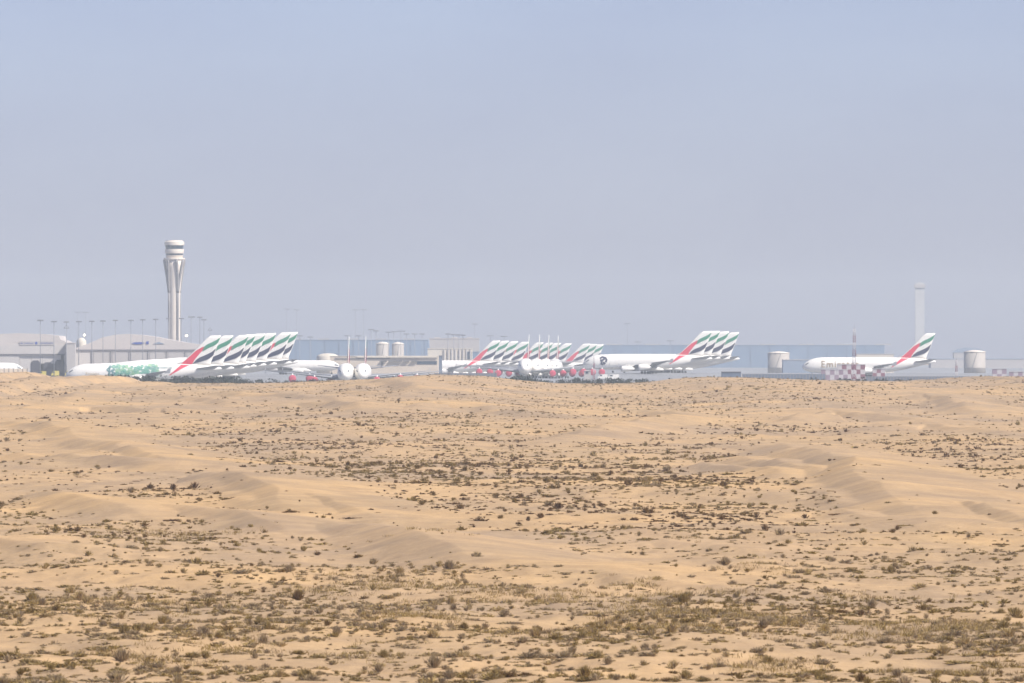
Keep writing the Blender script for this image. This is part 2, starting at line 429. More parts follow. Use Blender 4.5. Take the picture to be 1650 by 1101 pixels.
BIG = Liner([(-36.4, 5.2, 5.9, 0.25), (-36.0, 4.5, 6.7, 0.95), (-35.0, 3.75, 7.7, 1.75), (-33.5, 3.1, 8.8, 2.5), (-31.5, 2.7, 9.8, 3.05), (-29, 2.45, 10.5, 3.4),
             (-26, 2.35, 10.85, 3.55), (-20, 2.3, 10.9, 3.57), (0, 2.3, 10.9, 3.57), (6, 2.35, 10.9, 3.55), (12, 2.9, 10.85, 3.4), (18, 3.9, 10.75, 3.05), (24, 5.2, 10.5, 2.45), (29, 6.4, 10.1, 1.75), (33, 7.3, 9.6, 1.1), (36, 7.95, 9.1, 0.5), (36.6, 8.2, 8.9, 0.25)])
TWIN = Liner([(-32, 4.3, 4.9, 0.25), (-31.5, 3.7, 5.6, 0.8), (-30.3, 3.0, 6.5, 1.6), (-28.5, 2.5, 7.6, 2.3), (-26, 2.2, 8.2, 2.85), (-22, 2.1, 8.35, 3.1), (6, 2.1, 8.35, 3.1), (12, 2.5, 8.35, 2.95), (18, 3.6, 8.3, 2.4), (25, 5.2, 8.0, 1.4), (31, 6.6, 7.3, 0.45), (32, 6.9, 7.1, 0.2)])

def fuselage_mesh(L, stripe=True):
    mb = MB()
    xs = sorted(set(list(L.p[:, 0]) + list(np.arange(-24, 34, 3.0))))
    mb.rings([L.ring(x) for x in xs])
    # wing to body fairing
    mb.rings([[(x, y * w, 2.0 + z * h) for y, z in [(1, 0.25), (0.7, 0.95), (-0.7, 0.95), (-1, 0.25), (-0.8, -0.2), (0.8, -0.2)]] for x, w, h in [(-15, 2.2, 1.0), (-11, 3.7, 2.4), (4, 3.8, 2.4), (9, 2.4, 1.2)]])
    if stripe:                      # the red sweep that climbs the rear fuselage to the fin
        for sy in (-1, 1):
            up = [(12.0, 5.4), (14.2, 7.2), (16.5, 9.3), (18.3, 10.72)]
            lo = [(12.4, 5.3), (15.5, 7.0), (18.9, 9.0), (22.7, 10.55)]
            N = 9; vs = []
            for k in range(N):
                t = k / (N - 1)
                a = (np.interp(t, [0, .33, .66, 1], [p[0] for p in up]), np.interp(t, [0, .33, .66, 1], [p[1] for p in up]))
                c = (np.interp(t, [0, .33, .66, 1], [p[0] for p in lo]), np.interp(t, [0, .33, .66, 1], [p[1] for p in lo]))
                for j in range(5):
                    x = a[0] + (c[0] - a[0]) * j / 4; z = a[1] + (c[1] - a[1]) * j / 4
                    z = min(z, L.at(x)[1] - 0.05)
                    vs.append((x, sy * (L.side(x, z) + 0.07), z))
            fs = [(k * 5 + j, k * 5 + j + 1, (k + 1) * 5 + j + 1, (k + 1) * 5 + j) for k in range(N - 1) for j in range(4)]
            if sy > 0: fs = [f[::-1] for f in fs]
            mb.add(vs, fs, 1, True)
    return mb.mesh('fuselage', [M['paint'], M['red']])
def plate(mb, outline, thick, mi=0):
    """swept surface with lens-like section; outline: list of (le xyz, te xyz) stations"""
    rings = []
    for le, te, th in outline:
        le = Vector(le); te = Vector(te); ring = []
        for t, u in [(0, 0), (0.06, .55), (.25, 1), (.5, .9), (.8, .4), (1, .06), (1, -.06), (.8, -.35), (.5, -.7), (.25, -.8), (.06, -.45)]:
            p = le.lerp(te, t); ring.append(p + thick * (u * th * 0.5))
        rings.append(ring)
    mb.rings(rings, mi)
def wing_mesh(sy, kind):
    mb = MB()
    if kind == 'big':
        st = [((-14, 2.6, 3.7), (5.5, 2.6, 3.4), 2.0), ((-5.5, 14.5, 5.0), (5.6, 14.5, 4.7), 1.1), ((3.4, 28, 6.3), (8.6, 28, 6.15), 0.6), ((10.6, 39.3, 7.4), (13.9, 39.3, 7.35), 0.25)]
    else:
        st = [((-10, 2.4, 3.0), (4.5, 2.4, 2.8), 1.7), ((-3.5, 11, 3.9), (4.8, 11, 3.7), 0.9), ((3.6, 22, 5.0), (7.6, 22, 4.9), 0.5), ((9.8, 30.2, 5.8), (11.6, 30.2, 5.8), 0.2)]
    st = [((a[0], sy * a[1], a[2]), (b[0], sy * b[1], b[2]), th) for a, b, th in st]
    plate(mb, st, Vector((0, 0, 1)))
    if kind == 'big':               # wingtip fence
        mb.prism([(11.0, 6.2), (13.6, 6.4), (14.1, 8.6), (12.6, 8.4)], sy * 39.2, sy * 39.4)
        for y in (8, 12, 19, 24, 31):   # flap track fairings
            x = np.interp(y, [2.6, 14.5, 28, 39.3], [5.5, 5.6, 8.6, 13.9]); z = np.interp(y, [2.6, 14.5, 28, 39.3], [3.3, 4.6, 6.0, 7.2])
            mb.tube((x - 4.0, sy * y, z - 0.35), (x + 1.0, sy * y, z - 0.25), 0.32, 0.12, 6)
    return mb.mesh('wing', M['paint_grey_shaded'])
def tailplane_mesh(sy, kind):
    mb = MB()
    st = [((24.0, 1.2, 8.3), (33.0, 1.2, 8.2), 0.9), ((33.6, 15.1, 9.9), (36.6, 15.1, 9.9), 0.25)] if kind == 'big' else [((22.5, 0.8, 6.6), (29, 0.8, 6.6), 0.7), ((29.4, 10.7, 7.8), (31.6, 10.7, 7.8), 0.2)]
    plate(mb, [((a[0], sy * a[1], a[2]), (b[0], sy * b[1], b[2]), th) for a, b, th in st], Vector((0, 0, 1)))
    return mb.mesh('tailplane', M['paint_grey_shaded'])
BIGFIN = [((14.5, 10.4), (31.6, 9.8), 0.5), ((18.9, 12.0), (31.6, 11.4), 0.75), ((24.5, 17.6), (34.0, 17.4), 0.55), ((29.6, 22.7), (35.9, 22.6), 0.3), ((31.6, 24.0), (36.3, 24.1), 0.16)]
def fin_mesh(kind):
    mb = MB()
    if kind == 'big': st = BIGFIN
    else: st = [((16.5, 8.0), (29.4, 7.8), 0.4), ((19.5, 9.4), (29.6, 9.2), 0.6), ((27.6, 18.3), (32.2, 18.5), 0.2)]
    plate(mb, [((a[0], 0, a[1]), (b[0], 0, b[1]), th) for a, b, th in st], Vector((0, 1, 0)))
    if kind == 'big':
        zs = [0.5 * (a[1] + b[1]) for a, b, _ in st]
        def th(z): return np.interp(z, zs, [t for _, _, t in st])
        def ok(x, z):               # stay inside the fin outline
            le = np.interp(z, zs, [a[0] for a, b, _ in st]) + 0.05; te = np.interp(z, zs, [b[0] for a, b, _ in st]) + 0.02
            return min(max(x, le), te)
        def band(up, lo, mi):
            n = 14
            pu = np.linspace(0, 1, len(up)); pl = np.linspace(0, 1, len(lo))
            for sy in (-1, 1):
                vs = []
                for k in range(n):
                    t = k / (n - 1)
                    a = [np.interp(t, pu, [p[i] for p in up]) for i in (0, 1)]; c = [np.interp(t, pl, [p[i] for p in lo]) for i in (0, 1)]
                    for j in range(3):
                        x = a[0] + (c[0] - a[0]) * j / 2; z = a[1] + (c[1] - a[1]) * j / 2
                        vs.append((ok(x, z), sy * (th(z) * 0.5 + 0.05), z))
                fs = [(k * 3 + j, k * 3 + j + 1, (k + 1) * 3 + j + 1, (k + 1) * 3 + j) for k in range(n - 1) for j in range(2)]
                if sy > 0: fs = [f[::-1] for f in fs]
                mb.add(vs, fs, mi)
        band([(17.6, 10.7), (21.0, 13.6), (24.6, 16.9), (27.6, 18.6), (28.6, 18.8)], [(22.7, 10.5), (23.7, 12.2), (25.1, 14.1), (26.9, 16.2), (28.4, 17.7)], 1)
        band([(27.8, 18.3), (29.6, 19.7), (32.2, 20.9), (34.6, 22.1), (36.1, 23.4)], [(27.7, 16.5), (30.6, 18.2), (33.2, 19.3), (35.0, 20.6), (36.1, 23.2)], 2)
        band([(24.6, 12.5), (26.4, 13.8), (29.2, 14.9), (32.0, 16.3), (33.9, 18.0)], [(23.0, 10.7), (26.4, 11.6), (30.2, 12.9), (32.6, 14.5), (33.9, 17.6)], 3)
    return mb.mesh('tail_fin', [M['paint'], M['red'], M['green'], M['navy']])
def engine_mesh(r=1.75, ln=5.6):
    mb = MB()
    prof = [(r * 0.86, 0.0), (r * 0.98, 0.25), (r * 1.02, 1.4), (r * 0.94, 3.2), (r * 0.72, ln)]
    n = 18
    ring = lambda rr, x: [(x, rr * math.cos(2 * math.pi * i / n), rr * math.sin(2 * math.pi * i / n)) for i in range(n)]
    mb.rings([ring(r * 0.78, 0.8), ring(r * 0.80, 0.2)] + [ring(rr, x) for rr, x in prof] + [ring(r * 0.5, ln + 0.9), ring(r * 0.2, ln + 1.9)])
    mb.prism([(1.0, r * 0.9), (3.0, r * 1.45), (8.0, r * 1.35), (6.0, r * 0.5)], -0.22, 0.22)
    return mb.mesh('engine', [M['paint']])
def cover_mesh(r=1.75):
    mb = MB(); n = 18
    ring = lambda rr, x: [(x, rr * math.cos(2 * math.pi * i / n), rr * math.sin(2 * math.pi * i / n)) for i in range(n)]
    mb.rings([ring(r * 0.3, -0.42), ring(r * 0.75, -0.32), ring(r * 1.0, -0.1), ring(r * 1.05, 0.5)])
    return mb.mesh('intake_cover', M['cover'])
def gear_mesh(n_axle, wheel_r=0.7):
    mb = MB()
    mb.tube((0, 0, wheel_r), (0, 0, 3.6), 0.22, 0.25, 8, 1)
    for k in range(n_axle):
        x = (k - (n_axle - 1) / 2) * 1.7
        for y in (-0.75, 0.75):
            mb.tube((x, y - 0.25, wheel_r), (x, y + 0.25, wheel_r), wheel_r, None, 14, 0)
        mb.tube((x, -0.6, wheel_r), (x, 0.6, wheel_r), 0.12, None, 6, 1)
    if n_axle > 1: mb.tube((-(n_axle - 1) * 0.85, 0, wheel_r), ((n_axle - 1) * 0.85, 0, wheel_r), 0.14, None, 6, 1)
    return mb.mesh('landing_gear', [M['tyre'], M['metal']])
def cockpit_mesh(L, x0, x1, dz0, dz1, side):
    mb = MB(); vs = []; n = 7
    for sy in (side,):
        base = len(vs)
        for k in range(n):
            x = x0 + (x1 - x0) * k / (n - 1); t = L.at(x)[1]; b = L.at(x)[0]
            zt = t - dz0 - 0.10 * (x - x0); zb = zt - dz1
            for z in (zt, 0.5 * (zt + zb), zb): vs.append((x - 0.05, sy * (L.side(x, z) + 0.06), z))
        fs = [(base + k * 3 + j, base + k * 3 + j + 1, base + (k + 1) * 3 + j + 1, base + (k + 1) * 3 + j) for k in range(n - 1) for j in range(2)]
        mb.add(vs[base:], [tuple(i - base for i in (f if sy < 0 else f[::-1])) for f in fs])
    return mb.mesh('cockpit_window', M['glass'])
def name_mesh(L, body, size, x0, z0, spacing=1.0, mi=None, off=0.25, lead=1.0):
    vs, fs = text_mesh(body, size, spacing); mb = MB()
    out = [(x0 + x, -(L.side(x0 + x, z0 + y) + off), z0 + y) for x, y, _ in vs]
    mb.add(out, fs)
    return mb.mesh('airline_name', mi or M['gold'])
def pattern_mesh(L):
    """printed band of green rosettes on the side of the fuselage"""
    mb = MB(); r = np.random.default_rng(4)
    spots = []
    tries = 0
    while len(spots) < 230 and tries < 6000:
        tries += 1
        x = r.uniform(-16.5, 7.0); t = (x + 16.5) / 23.5
        zlo = 3.6 + 2.2 * max(0, t - 0.25); zhi = 9.7 + 0.5 * math.sin(t * 9)
        z = r.uniform(zlo, zhi); rad = r.uniform(0.5, 0.85) * (1.0 if t < 0.9 else 0.8)
        if all(math.hypot(x - a, z - b) > (rad + c) * 0.86 for a, b, c in spots): spots.append((x, z, rad))
    for x, z, rad in spots:
        mi = 2 if (x < -13.2 and r.random() < 0.8) else (1 if r.random() < 0.35 else 0)
        n = 12
        for r0, r1, m2 in ((0.5, 0.98, mi), (0.0, 0.24, 2 if r.random() < 0.5 else mi)):
            vs = []
            for rr in (r0, r1):
                for i in range(n):
                    wob = 1 + (0.16 if i % 2 else -0.04) * (rr > 0.5)
                    a = 2 * math.pi * i / n; px = x + rad * rr * wob * math.cos(a); pz = z + rad * rr * wob * math.sin(a)
                    pz = min(max(pz, L.at(px)[0] + 0.2), L.at(px)[1] - 0.2)
                    vs.append((px, -(L.side(px, pz) + 0.10), pz))
            mb.add(vs, [(i, (i + 1) % n, n + (i + 1) % n, n + i) for i in range(n)], m2)
    return mb.mesh('livery_pattern', [M['pat_a'], M['pat_b'], M['pat_c']])
def emblem_mesh(L):
    """dark calligraphic mark behind the nose"""
    mb = MB()
    strokes = [[(-26.8, 8.6), (-25.6, 9.4), (-24.4, 9.0)], [(-26.6, 7.4), (-25.2, 7.8), (-24.2, 8.6)], [(-24.0, 9.2), (-23.2, 7.8), (-23.6, 6.6)], [(-25.8, 7.2), (-26.2, 5.6), (-25.2, 4.8)], [(-25.0, 6.4), (-24.2, 5.4)]]
    for s in strokes:
        for (xa, za), (xb, zb) in zip(s[:-1], s[1:]):
            d = Vector((xb - xa, zb - za)); nrm = Vector((-d.y, d.x)).normalized() * 0.5; e = d.normalized() * 0.2
            q = [(xa - e.x + nrm.x, za - e.y + nrm.y), (xa - e.x - nrm.x, za - e.y - nrm.y), (xb + e.x - nrm.x, zb + e.y - nrm.y), (xb + e.x + nrm.x, zb + e.y + nrm.y)]
            mb.add([(x, -(L.side(x, z) + 0.12 + 0.01 * len(mb.f)), z) for x, z in q], [(0, 1, 2, 3)])
    return mb.mesh('nose_emblem', M['navy'])
P_BIG = dict(fus=fuselage_mesh(BIG), wing=[wing_mesh(s, 'big') for s in (-1, 1)], tp=[tailplane_mesh(s, 'big') for s in (-1, 1)], fin=fin_mesh('big'), eng=engine_mesh(), cov=cover_mesh(), nose=gear_mesh(1, 0.6), main=gear_mesh(3), cock=[cockpit_mesh(BIG, -34.7, -33.0, 0.9, 0.5, s) for s in (-1, 1)])
P_TWIN = dict(fus=fuselage_mesh(TWIN, False), wing=[wing_mesh(s, 'twin') for s in (-1, 1)], tp=[tailplane_mesh(s, 'twin') for s in (-1, 1)], fin=fin_mesh('twin'), eng=engine_mesh(1.7, 5.0), cov=cover_mesh(1.7), nose=gear_mesh(1, 0.6), main=gear_mesh(3), cock=[cockpit_mesh(TWIN, -30.6, -28.6, 0.7, 0.7, s) for s in (-1, 1)])
ENG_BIG = [(-15.0, 14.9, 2.75), (-5.5, 25.7, 3.55)]
def airliner(label, group, loc, rz, kind='big', covers=True):
    p = P_BIG if kind == 'big' else P_TWIN
    t = thing('airliner', label, 'airliner', loc, rz, group)
    link('fuselage', p['fus'], t)
    for k in (0, 1): link('cockpit_window', p['cock'][k], t)
    for k in (0, 1): link('wing', p['wing'][k], t); link('tailplane', p['tp'][k], t)
    link('tail_fin', p['fin'], t)
    for x, y, z in (ENG_BIG if kind == 'big' else [(-10.5, 9.7, 2.1)]):
        for s in (-1, 1):
            e = link('engine', p['eng'], t, (x, s * y, z))
            if covers: link('intake_cover', p['cov'], e)
    if kind == 'big':
        link('landing_gear', p['nose'], t, (-31.2, 0, 0))
        for x, y in ((-1.5, 6.2), (-1.5, -6.2), (3.0, 2.6), (3.0, -2.6)): link('landing_gear', p['main'], t, (x, y, 0))
    else:
        link('landing_gear', p['nose'], t, (-27, 0, 0))
        for y in (5.5, -5.5): link('landing_gear', p['main'], t, (1.5, y, 0))
    return t
ORD = ['first', 'second', 'third', 'fourth', 'fifth', 'sixth', 'seventh', 'eighth', 'ninth', 'tenth', 'eleventh', 'twelfth', 'thirteenth', 'fourteenth', 'fifteenth', 'sixteenth', 'seventeenth', 'eighteenth', 'nineteenth', 'twentieth']
for (key, i), X, Y, rz, z in STANDS:
    zg = gz(X, Y) + 0.06
    if key == 'left row':
        lab = 'white double-deck airliner with green rosette print along its fuselage' if i == 0 else f'white airliner, {ORD[i]} tail from left in the row beside the control tower'
        if i == 7: lab = 'white airliner, rightmost tail of the row beside the control tower'
        g = 'airliners in the row beside the control tower'
    elif key == 'right row':
        lab = ['white airliner with dark emblem behind its nose, leftmost tail of four', 'white airliner with the second tail in the overlapping row of four', 'white airliner with the third tail in the overlapping row of four', 'white airliner with the rightmost tail in the overlapping row of four'][i]
        g = 'airliners in the row of four tails'
    elif key == 'far row':
        lab = f'distant white airliner, {ORD[i]} tail from left in the long far row'
        g = 'airliners in the long far row'
    elif key == 'alone':
        lab = 'white double-deck airliner parked alone on the right behind the checkered huts'; g = None
    elif key == 'front pair':
        lab = ['white airliner facing the camera, left one of the pair with thin upright fins', 'white airliner facing the camera, right one of the pair with thin upright fins'][i]; g = 'airliners facing the camera'
    else:
        lab = f'white airliner facing the camera, {ORD[i]} from left of four upright fins'; g = 'airliners facing the camera'
    t = airliner(lab, g, (X, Y, zg), rz, covers=(key in ('front pair', 'front four')))
    if key == 'left row' and i == 0:
        link('livery_pattern', pattern_mesh(BIG), t)
        link('airline_name', name_mesh(BIG, 'Emirates', 1.8, -27.0, 5.6), t)
        link('livery_lettering', name_mesh(BIG, 'EXPO 2020 DUBAI UAE', 1.1, 2.4, 8.6, mi=M['pat_c'], off=0.15), t)
    if key == 'alone':
        link('airline_name', name_mesh(BIG, 'Emirates', 5.2, -26.4, 5.4, 1.15), t)
    if key == 'right row' and i == 0: link('nose_emblem', emblem_mesh(BIG), t)
# twin-engine jets partly hidden by the rows
Yt = 6700; X = PX(548, Yt) - 32
airliner('plain white twin-engine airliner pointing right, beyond the tails beside the control tower', None, (X, Yt, gz(X, Yt) + 0.06), math.pi, 'twin', False)
Yt = 6050; X = PX(38, Yt) - 32
airliner('white airliner nose cut off by the left picture edge before the hangars', None, (X, Yt, gz(X, Yt) + 0.06), math.pi, 'twin', False)

# ------------------------------------------------------------------ control towers
def arc_prof(pts, Y): return [(PX(px, Y), PZ(py, Y)) for px, py in pts]
def control_tower(px, Y, label, full):
    X = PX(px, Y); g = gz(X, Y)
    t = thing('control_tower', label, 'control tower', (X, Y, g)); zt = lambda py: PZ(py, Y) - g
    s = Y / F
    # shaft: rounded square column, slightly wider at the foot
    mb = MB(); rw = 9.0 * s
    def sq(r, z, n=32):
        return [(r * math.copysign(abs(math.cos(a)) ** 0.99, math.cos(a)), r * math.copysign(abs(math.sin(a)) ** 0.99, math.sin(a)), z) for a in [2 * math.pi * i / n for i in range(n)]]
    flare = [(rw * 1.06, 0), (rw, zt(540)), (rw, zt(476)), (rw * 1.12, zt(462)), (rw * 1.32, zt(446)), (rw * 1.55, zt(430)), (rw * 1.72, zt(419))]
    mb.rings([sq(r, z) for r, z in flare])
    part('shaft', mb, M['concrete'], t)
    # ribs up the corners of the shaft that fork into V struts under the platform
    def rad(z): return float(np.interp(z, [q[1] for q in flare], [q[0] for q in flare]))
    for k in range(4):
        a = math.radians(35 + 90 * k)
        mb = MB(); on = lambda b, z, off=.45: Vector((math.cos(b), math.sin(b), 0)) * (rad(z) + off) + Vector((0, 0, z))
        zf = zt(472); mb.path([on(a, zf * q / 6) for q in range(7)], 0.8)
        for da in (-21, 21):
            mb.path([on(a + math.radians(da) * q / 10, zf + (zt(418.6) - zf) * q / 10, .55) for q in range(11)], 0.85)
        part('strut', mb, M['concrete_grey'], t)
    mb = MB(); R = 17.0 * s
    mb.lathe(0, 0, [(R * 0.96, zt(419)), (R * 1.02, zt(418)), (R * 1.02, zt(416)), (R * 0.8, zt(415.6))], 40, smooth=False); part('platform', mb, M['concrete'], t)
    R = 15.5 * s
    mb = MB(); mb.lathe(0, 0, [(R * 0.82, zt(416)), (R * 0.92, zt(412.4)), (R * 0.93, zt(411.6))], 40, smooth=False); mb.lathe(0, 0, [(R * 0.95, zt(408.6)), (R * 0.99, zt(405.5)), (R * 0.99, zt(401.6))], 40, smooth=False)
    part('cab_wall', mb, M['concrete'], t)
    mb = MB(); mb.lathe(0, 0, [(R * 0.86, zt(411.6)), (R * 0.90, zt(408.6))], 40, smooth=False); part('lower_window_band', mb, M['glass'], t)
    mb = MB(); mb.lathe(0, 0, [(R * 0.90, zt(401.6)), (R * 0.97, zt(395.4))], 40, smooth=False)
    part('cab_window_band', mb, M['glass'], t)
    mb = MB()
    mb.lathe(0, 0, [(R * 1.03, zt(395.4)), (R * 1.04, zt(390.2)), (R * 0.92, zt(389.4)), (R * 0.88, zt(387.8)), (R * 0.2, zt(387.2))], 40, smooth=False); part('cab_roof', mb, M['concrete'], t)
    mb = MB(); mb.tube((0, 0, zt(387.4)), (0, 0, zt(380)), 0.12, 0.05, 6); mb.tube((2.2, 0, zt(387.8)), (2.2, 0, zt(384)), 0.08, 0.05, 6); part('antenna', mb, M['pole'], t)
    return t
control_tower(281, 7650, 'cream concrete airport control tower with forked struts and banded glass cab', True)
Yt = 12600; X = PX(1482, Yt); g = gz(X, Yt); t = thing('distant_tower', 'faint pale square tower far off behind the lone tail on the right', 'tower', (X, Yt, g))
s = Yt / F
mb = MB(); mb.box(-7.5 * s, 7.5 * s, -7.5 * s, 7.5 * s, 0, PZ(464, Yt) - g); part('shaft', mb, M['paleblock2'], t)
mb = MB(); mb.box(-8.9 * s, 8.9 * s, -8.9 * s, 8.9 * s, PZ(464, Yt) - g, PZ(458.4, Yt) - g); part('crown_storey', mb, M['paleblock'], t)
mb = MB(); mb.box(-6.5 * s, 6.5 * s, -6.5 * s, 6.5 * s, PZ(458.4, Yt) - g, PZ(455.5, Yt) - g); mb.tube((0, 0, PZ(455.5, Yt) - g), (0, 0, PZ(451, Yt) - g), 0.4, 0.2, 6); part('roof', mb, M['paleblock2'], t)

# ------------------------------------------------------------------ hangars and terminal buildings
def prism_part(name, pts, Y, depth, m, t, g, dy=0.0):
    mb = MB(); mb.prism([(PX(px, Y) - t.location.x, PZ(py, Y) - t.location.z) for px, py in pts], dy, dy + depth); return part(name, mb, m, t)
def rect(px0, px1, py0, py1): return [(px0, py1), (px1, py1), (px1, py0), (px0, py0)]
Yh = 6600; g = gz(PX(20, Yh), Yh); GB = HZ + (H - g) * F / Yh      # picture row of the ground here
t = thing('hangar', 'wide grey hangar with flat curved roof and blue lettering, at the left edge', 'hangar', (PX(20, Yh), Yh, g))
prism_part('wall', [(-150, GB + 2), (31.5, GB + 2), (31.5, 572), (104, 572), (104, GB + 2), (106, GB + 2), (106, 556), (32, 555), (-150, 566)], Yh, 2.0, M['clad'], t, g)
prism_part('roof', [(-150, 566.1), (32, 555.1), (106, 556.1), (106, 551), (97, 547.5), (95, 541.5), (70, 538.4), (30, 537), (-40, 540), (-100, 549)], Yh, 95.0, M['clad_roof'], t, g, 0.3)
prism_part('fascia', rect(-150, 104.6, 570.4, 572.2), Yh, 0.5, M['clad_dark'], t, g, -0.52)
prism_part('side_wall', [(102.5, GB + 2), (106, GB + 2), (106, 556), (102.5, 556)], Yh, 92.0, M['clad'], t, g, 2.0)
prism_part('back_wall', rect(-150, 106, 556, GB + 2), Yh, 1.0, M['inner_shade'], t, g, 60.0)
for k, (a, b) in enumerate([(32, 50), (50.4, 68), (68.4, 86), (86.4, 98)]):
    prism_part('door_leaf', rect(a, b, 572.3, 586 if k else GB), Yh, 0.6, M['clad'], t, g, 0.6)
for a, b, tp in [(50.5, 64, 581), (70, 84, 584), (89, 104, 580)]:
    m_ = 0.5 * (a + b)
    prism_part('doorway_shade', [(a, GB + 1), (b, GB + 1), (b, tp + 3), (m_ + 4, tp), (m_ - 4, tp), (a, tp + 3)], Yh, 0.25, M['inner_shade'], t, g, 0.1)  # slabs coloured dark for the shade behind the openings
def sign_text(body, px0, py_base, Y, px_w, m, t, dy):
    vs, fs = text_mesh(body, 1.0); w = max(v[0] for v in vs); k = px_w * Y / F / w
    mb = MB(); mb.add([(PX(px0, Y) - t.location.x + x * k, dy, PZ(py_base, Y) - t.location.z + y * k) for x, y, _ in vs], fs)
    return part('lettering', mb, m, t)
prism_part('sign_board', rect(31.5, 86.5, 550.2, 556.4), Yh, 0.25, M['paleblock'], t, g, -0.27)
sign_text('dc aviation', 33, 554.6, Yh, 21, M['signblue'], t, -0.33)
sign_text('al-futtaim', 65, 554.6, Yh, 20, M['signblue'], t, -0.33)
mb = MB(); cx_, cz_ = PX(58.5, Yh) - t.location.x, PZ(553, Yh) - g
mb.prism([(cx_ + 0.75 * math.cos(a), cz_ + 0.85 * math.sin(a)) for a in [math.pi * 2 * i / 14 for i in range(14)]], -0.36, -0.3); part('sign_emblem', mb, M['signblue'], t)

t = thing('stair_block', 'plain upright grey block standing between the two hangars', 'building', (PX(114, 6590), 6590, g))
prism_part('wall', rect(106.2, 121, 553.5, GB + 2), 6590, 14, M['paleblock'], t, g)
prism_part('roof', rect(105.7, 121.5, 552.3, 553.5), 6590, 14.6, M['clad_roof'], t, g, -0.3)
Yd = 6900; t = thing('dome_building', 'small yellowish dome between the hangar roofs', 'building', (PX(131, Yd), Yd, gz(PX(131, Yd), Yd)))
mb = MB(); zz = PZ(552, Yd) - t.location.z; r_ = 8 * Yd / F; mb.lathe(0, 0, [(r_, 0), (r_, zz), (r_ * .92, zz + 1.2), (r_ * .7, zz + 2.1), (r_ * .35, zz + 2.7), (r_ * .05, zz + 2.9)]); part('dome', mb, M['cream'], t)

Yh = 6640; g = gz(PX(230, Yh), Yh); GB = HZ + (H - g) * F / Yh
t = thing('hangar', 'long grey hangar with a low arched roof, below the control tower', 'hangar', (PX(230, Yh), Yh, g))
prism_part('wall', rect(121.5, 350, 566, GB + 2), Yh, 90.0, M['clad'], t, g)
prism_part('roof', [(121.5, 563.4), (350, 563.4), (350, 559), (300, 552.5), (275, 548), (250, 543), (225, 539.4), (205, 538.2), (185, 539.6), (165, 544), (140, 555), (121.5, 561)], Yh, 90.0, M['clad_roof'], t, g, 0.2)
prism_part('fascia', rect(121, 350.4, 563.4, 566), Yh, 90.8, M['clad_dark'], t, g, -0.5)
for a in (148, 178, 208, 238, 268, 298, 328):
    prism_part('column', rect(a - 0.8, a + 0.8, 566.1, GB + 1), Yh, 0.5, M['clad_dark'], t, g, -0.52)
for a in range(150, 328, 30):
    prism_part('door_leaf', rect(a + 1, a + 27, 568, GB + 1), Yh, 0.3, M['paleblock'], t, g, -0.32)
mb = MB(); bx = t.location.x
poly = [(212, 553.4), (217, 551.8), (229, 551.6), (233, 552.6), (229, 554.6), (219, 555.2)]
mb.prism([(PX(a, Yh) - bx, PZ(b, Yh) - g) for a, b in poly], -0.15, 0.15); mb.prism([(PX(a, Yh) - bx, PZ(b, Yh) - g) for a, b in [(235.5, 554.6), (235.5, 550.4), (239.6, 550), (239.6, 554.4)]], -0.15, 0.15)
part('roof_emblem', mb, M['signblue'], t)
prism_part('skylight', [(247, 554.5), (256, 551), (265, 554.5)], Yh, 0.3, M['bluewall2'], t, g, -0.12)

def block(name, label, cat, px0, px1, py0, Y, depth, m, roof_m=None, extras=None, lip=1.0):
    X = PX(0.5 * (px0 + px1), Y); g = gz(X, Y); gb = HZ + (H - g) * F / Y
    t = thing(name, label, cat, (X, Y, g))
    prism_part('wall', rect(px0, px1, py0 + lip, gb + 2), Y, depth, m, t, g)
    prism_part('roof', rect(px0 - .4, px1 + .4, py0, py0 + lip), Y, depth + 0.6, roof_m or M['paleblock'], t, g, -0.3)
    if extras: extras(t, g, gb)
    return t
def ex_ware(px0, px1, py0, Y, step):
    def f(t, g, gb):
        for k, a in enumerate(np.arange(px0 + step, px1 - 3, step)):
            prism_part('pilaster', rect(a - .5, a + .5, py0 + 1.2, gb), Y, 0.4, M['bluewall2'], t, g, -0.42)
        for a in np.arange(px0 + step * .5, px1 - 8, step * 2):
            prism_part('roof_unit', rect(a, a + step * .8, py0 - 1.8, py0), Y, 8, M['paleblock'], t, g, 6)
    return f
block('warehouse', 'long blue-grey warehouse behind the two pale tanks', 'warehouse', 455, 690, 547.5, 9500, 120, M['bluewall'], M['bluewall2'], ex_ware(455, 690, 547.5, 9500, 23))
block('warehouse', 'very long blue-grey warehouse behind the row of four tails', 'warehouse', 962, 1425, 556, 10200, 130, M['bluewall'], M['bluewall2'], ex_ware(962, 1425, 556, 10200, 31))
def ex_tan(t, g, gb):
    prism_part('parapet', rect(575, 705, 574.6, 576.4), 7000, 1.0, M['cream'], t, g, -1.02)
    prism_part('cornice', rect(540, 628, 577.2, 578.4), 7000, 0.5, M['clad_dark'], t, g, -0.52)
    for a in (618, 632, 643, 655, 668): prism_part('canopy', rect(a - 5, a + 5, 581.4, 582.6), 7000, 1.6, M['clad_dark'], t, g, -1.62)
    prism_part('window_band', rect(672, 704, 582, 587), 7000, 0.3, M['glass'], t, g, -0.32)
    prism_part('door', rect(614, 617, 583.4, 592), 7000, 0.3, M['clad_dark'], t, g, -0.32)
block('terminal_building', 'low tan terminal building with dark window strip behind the camera-facing pair', 'building', 532, 706, 573.5, 7000, 60, M['tan'], M['cream'], ex_tan)
Yd = 7100; t = thing('dome_building', 'flat pale dome just right of the tails beside the control tower', 'building', (PX(528, Yd), Yd, gz(PX(528, Yd), Yd)))
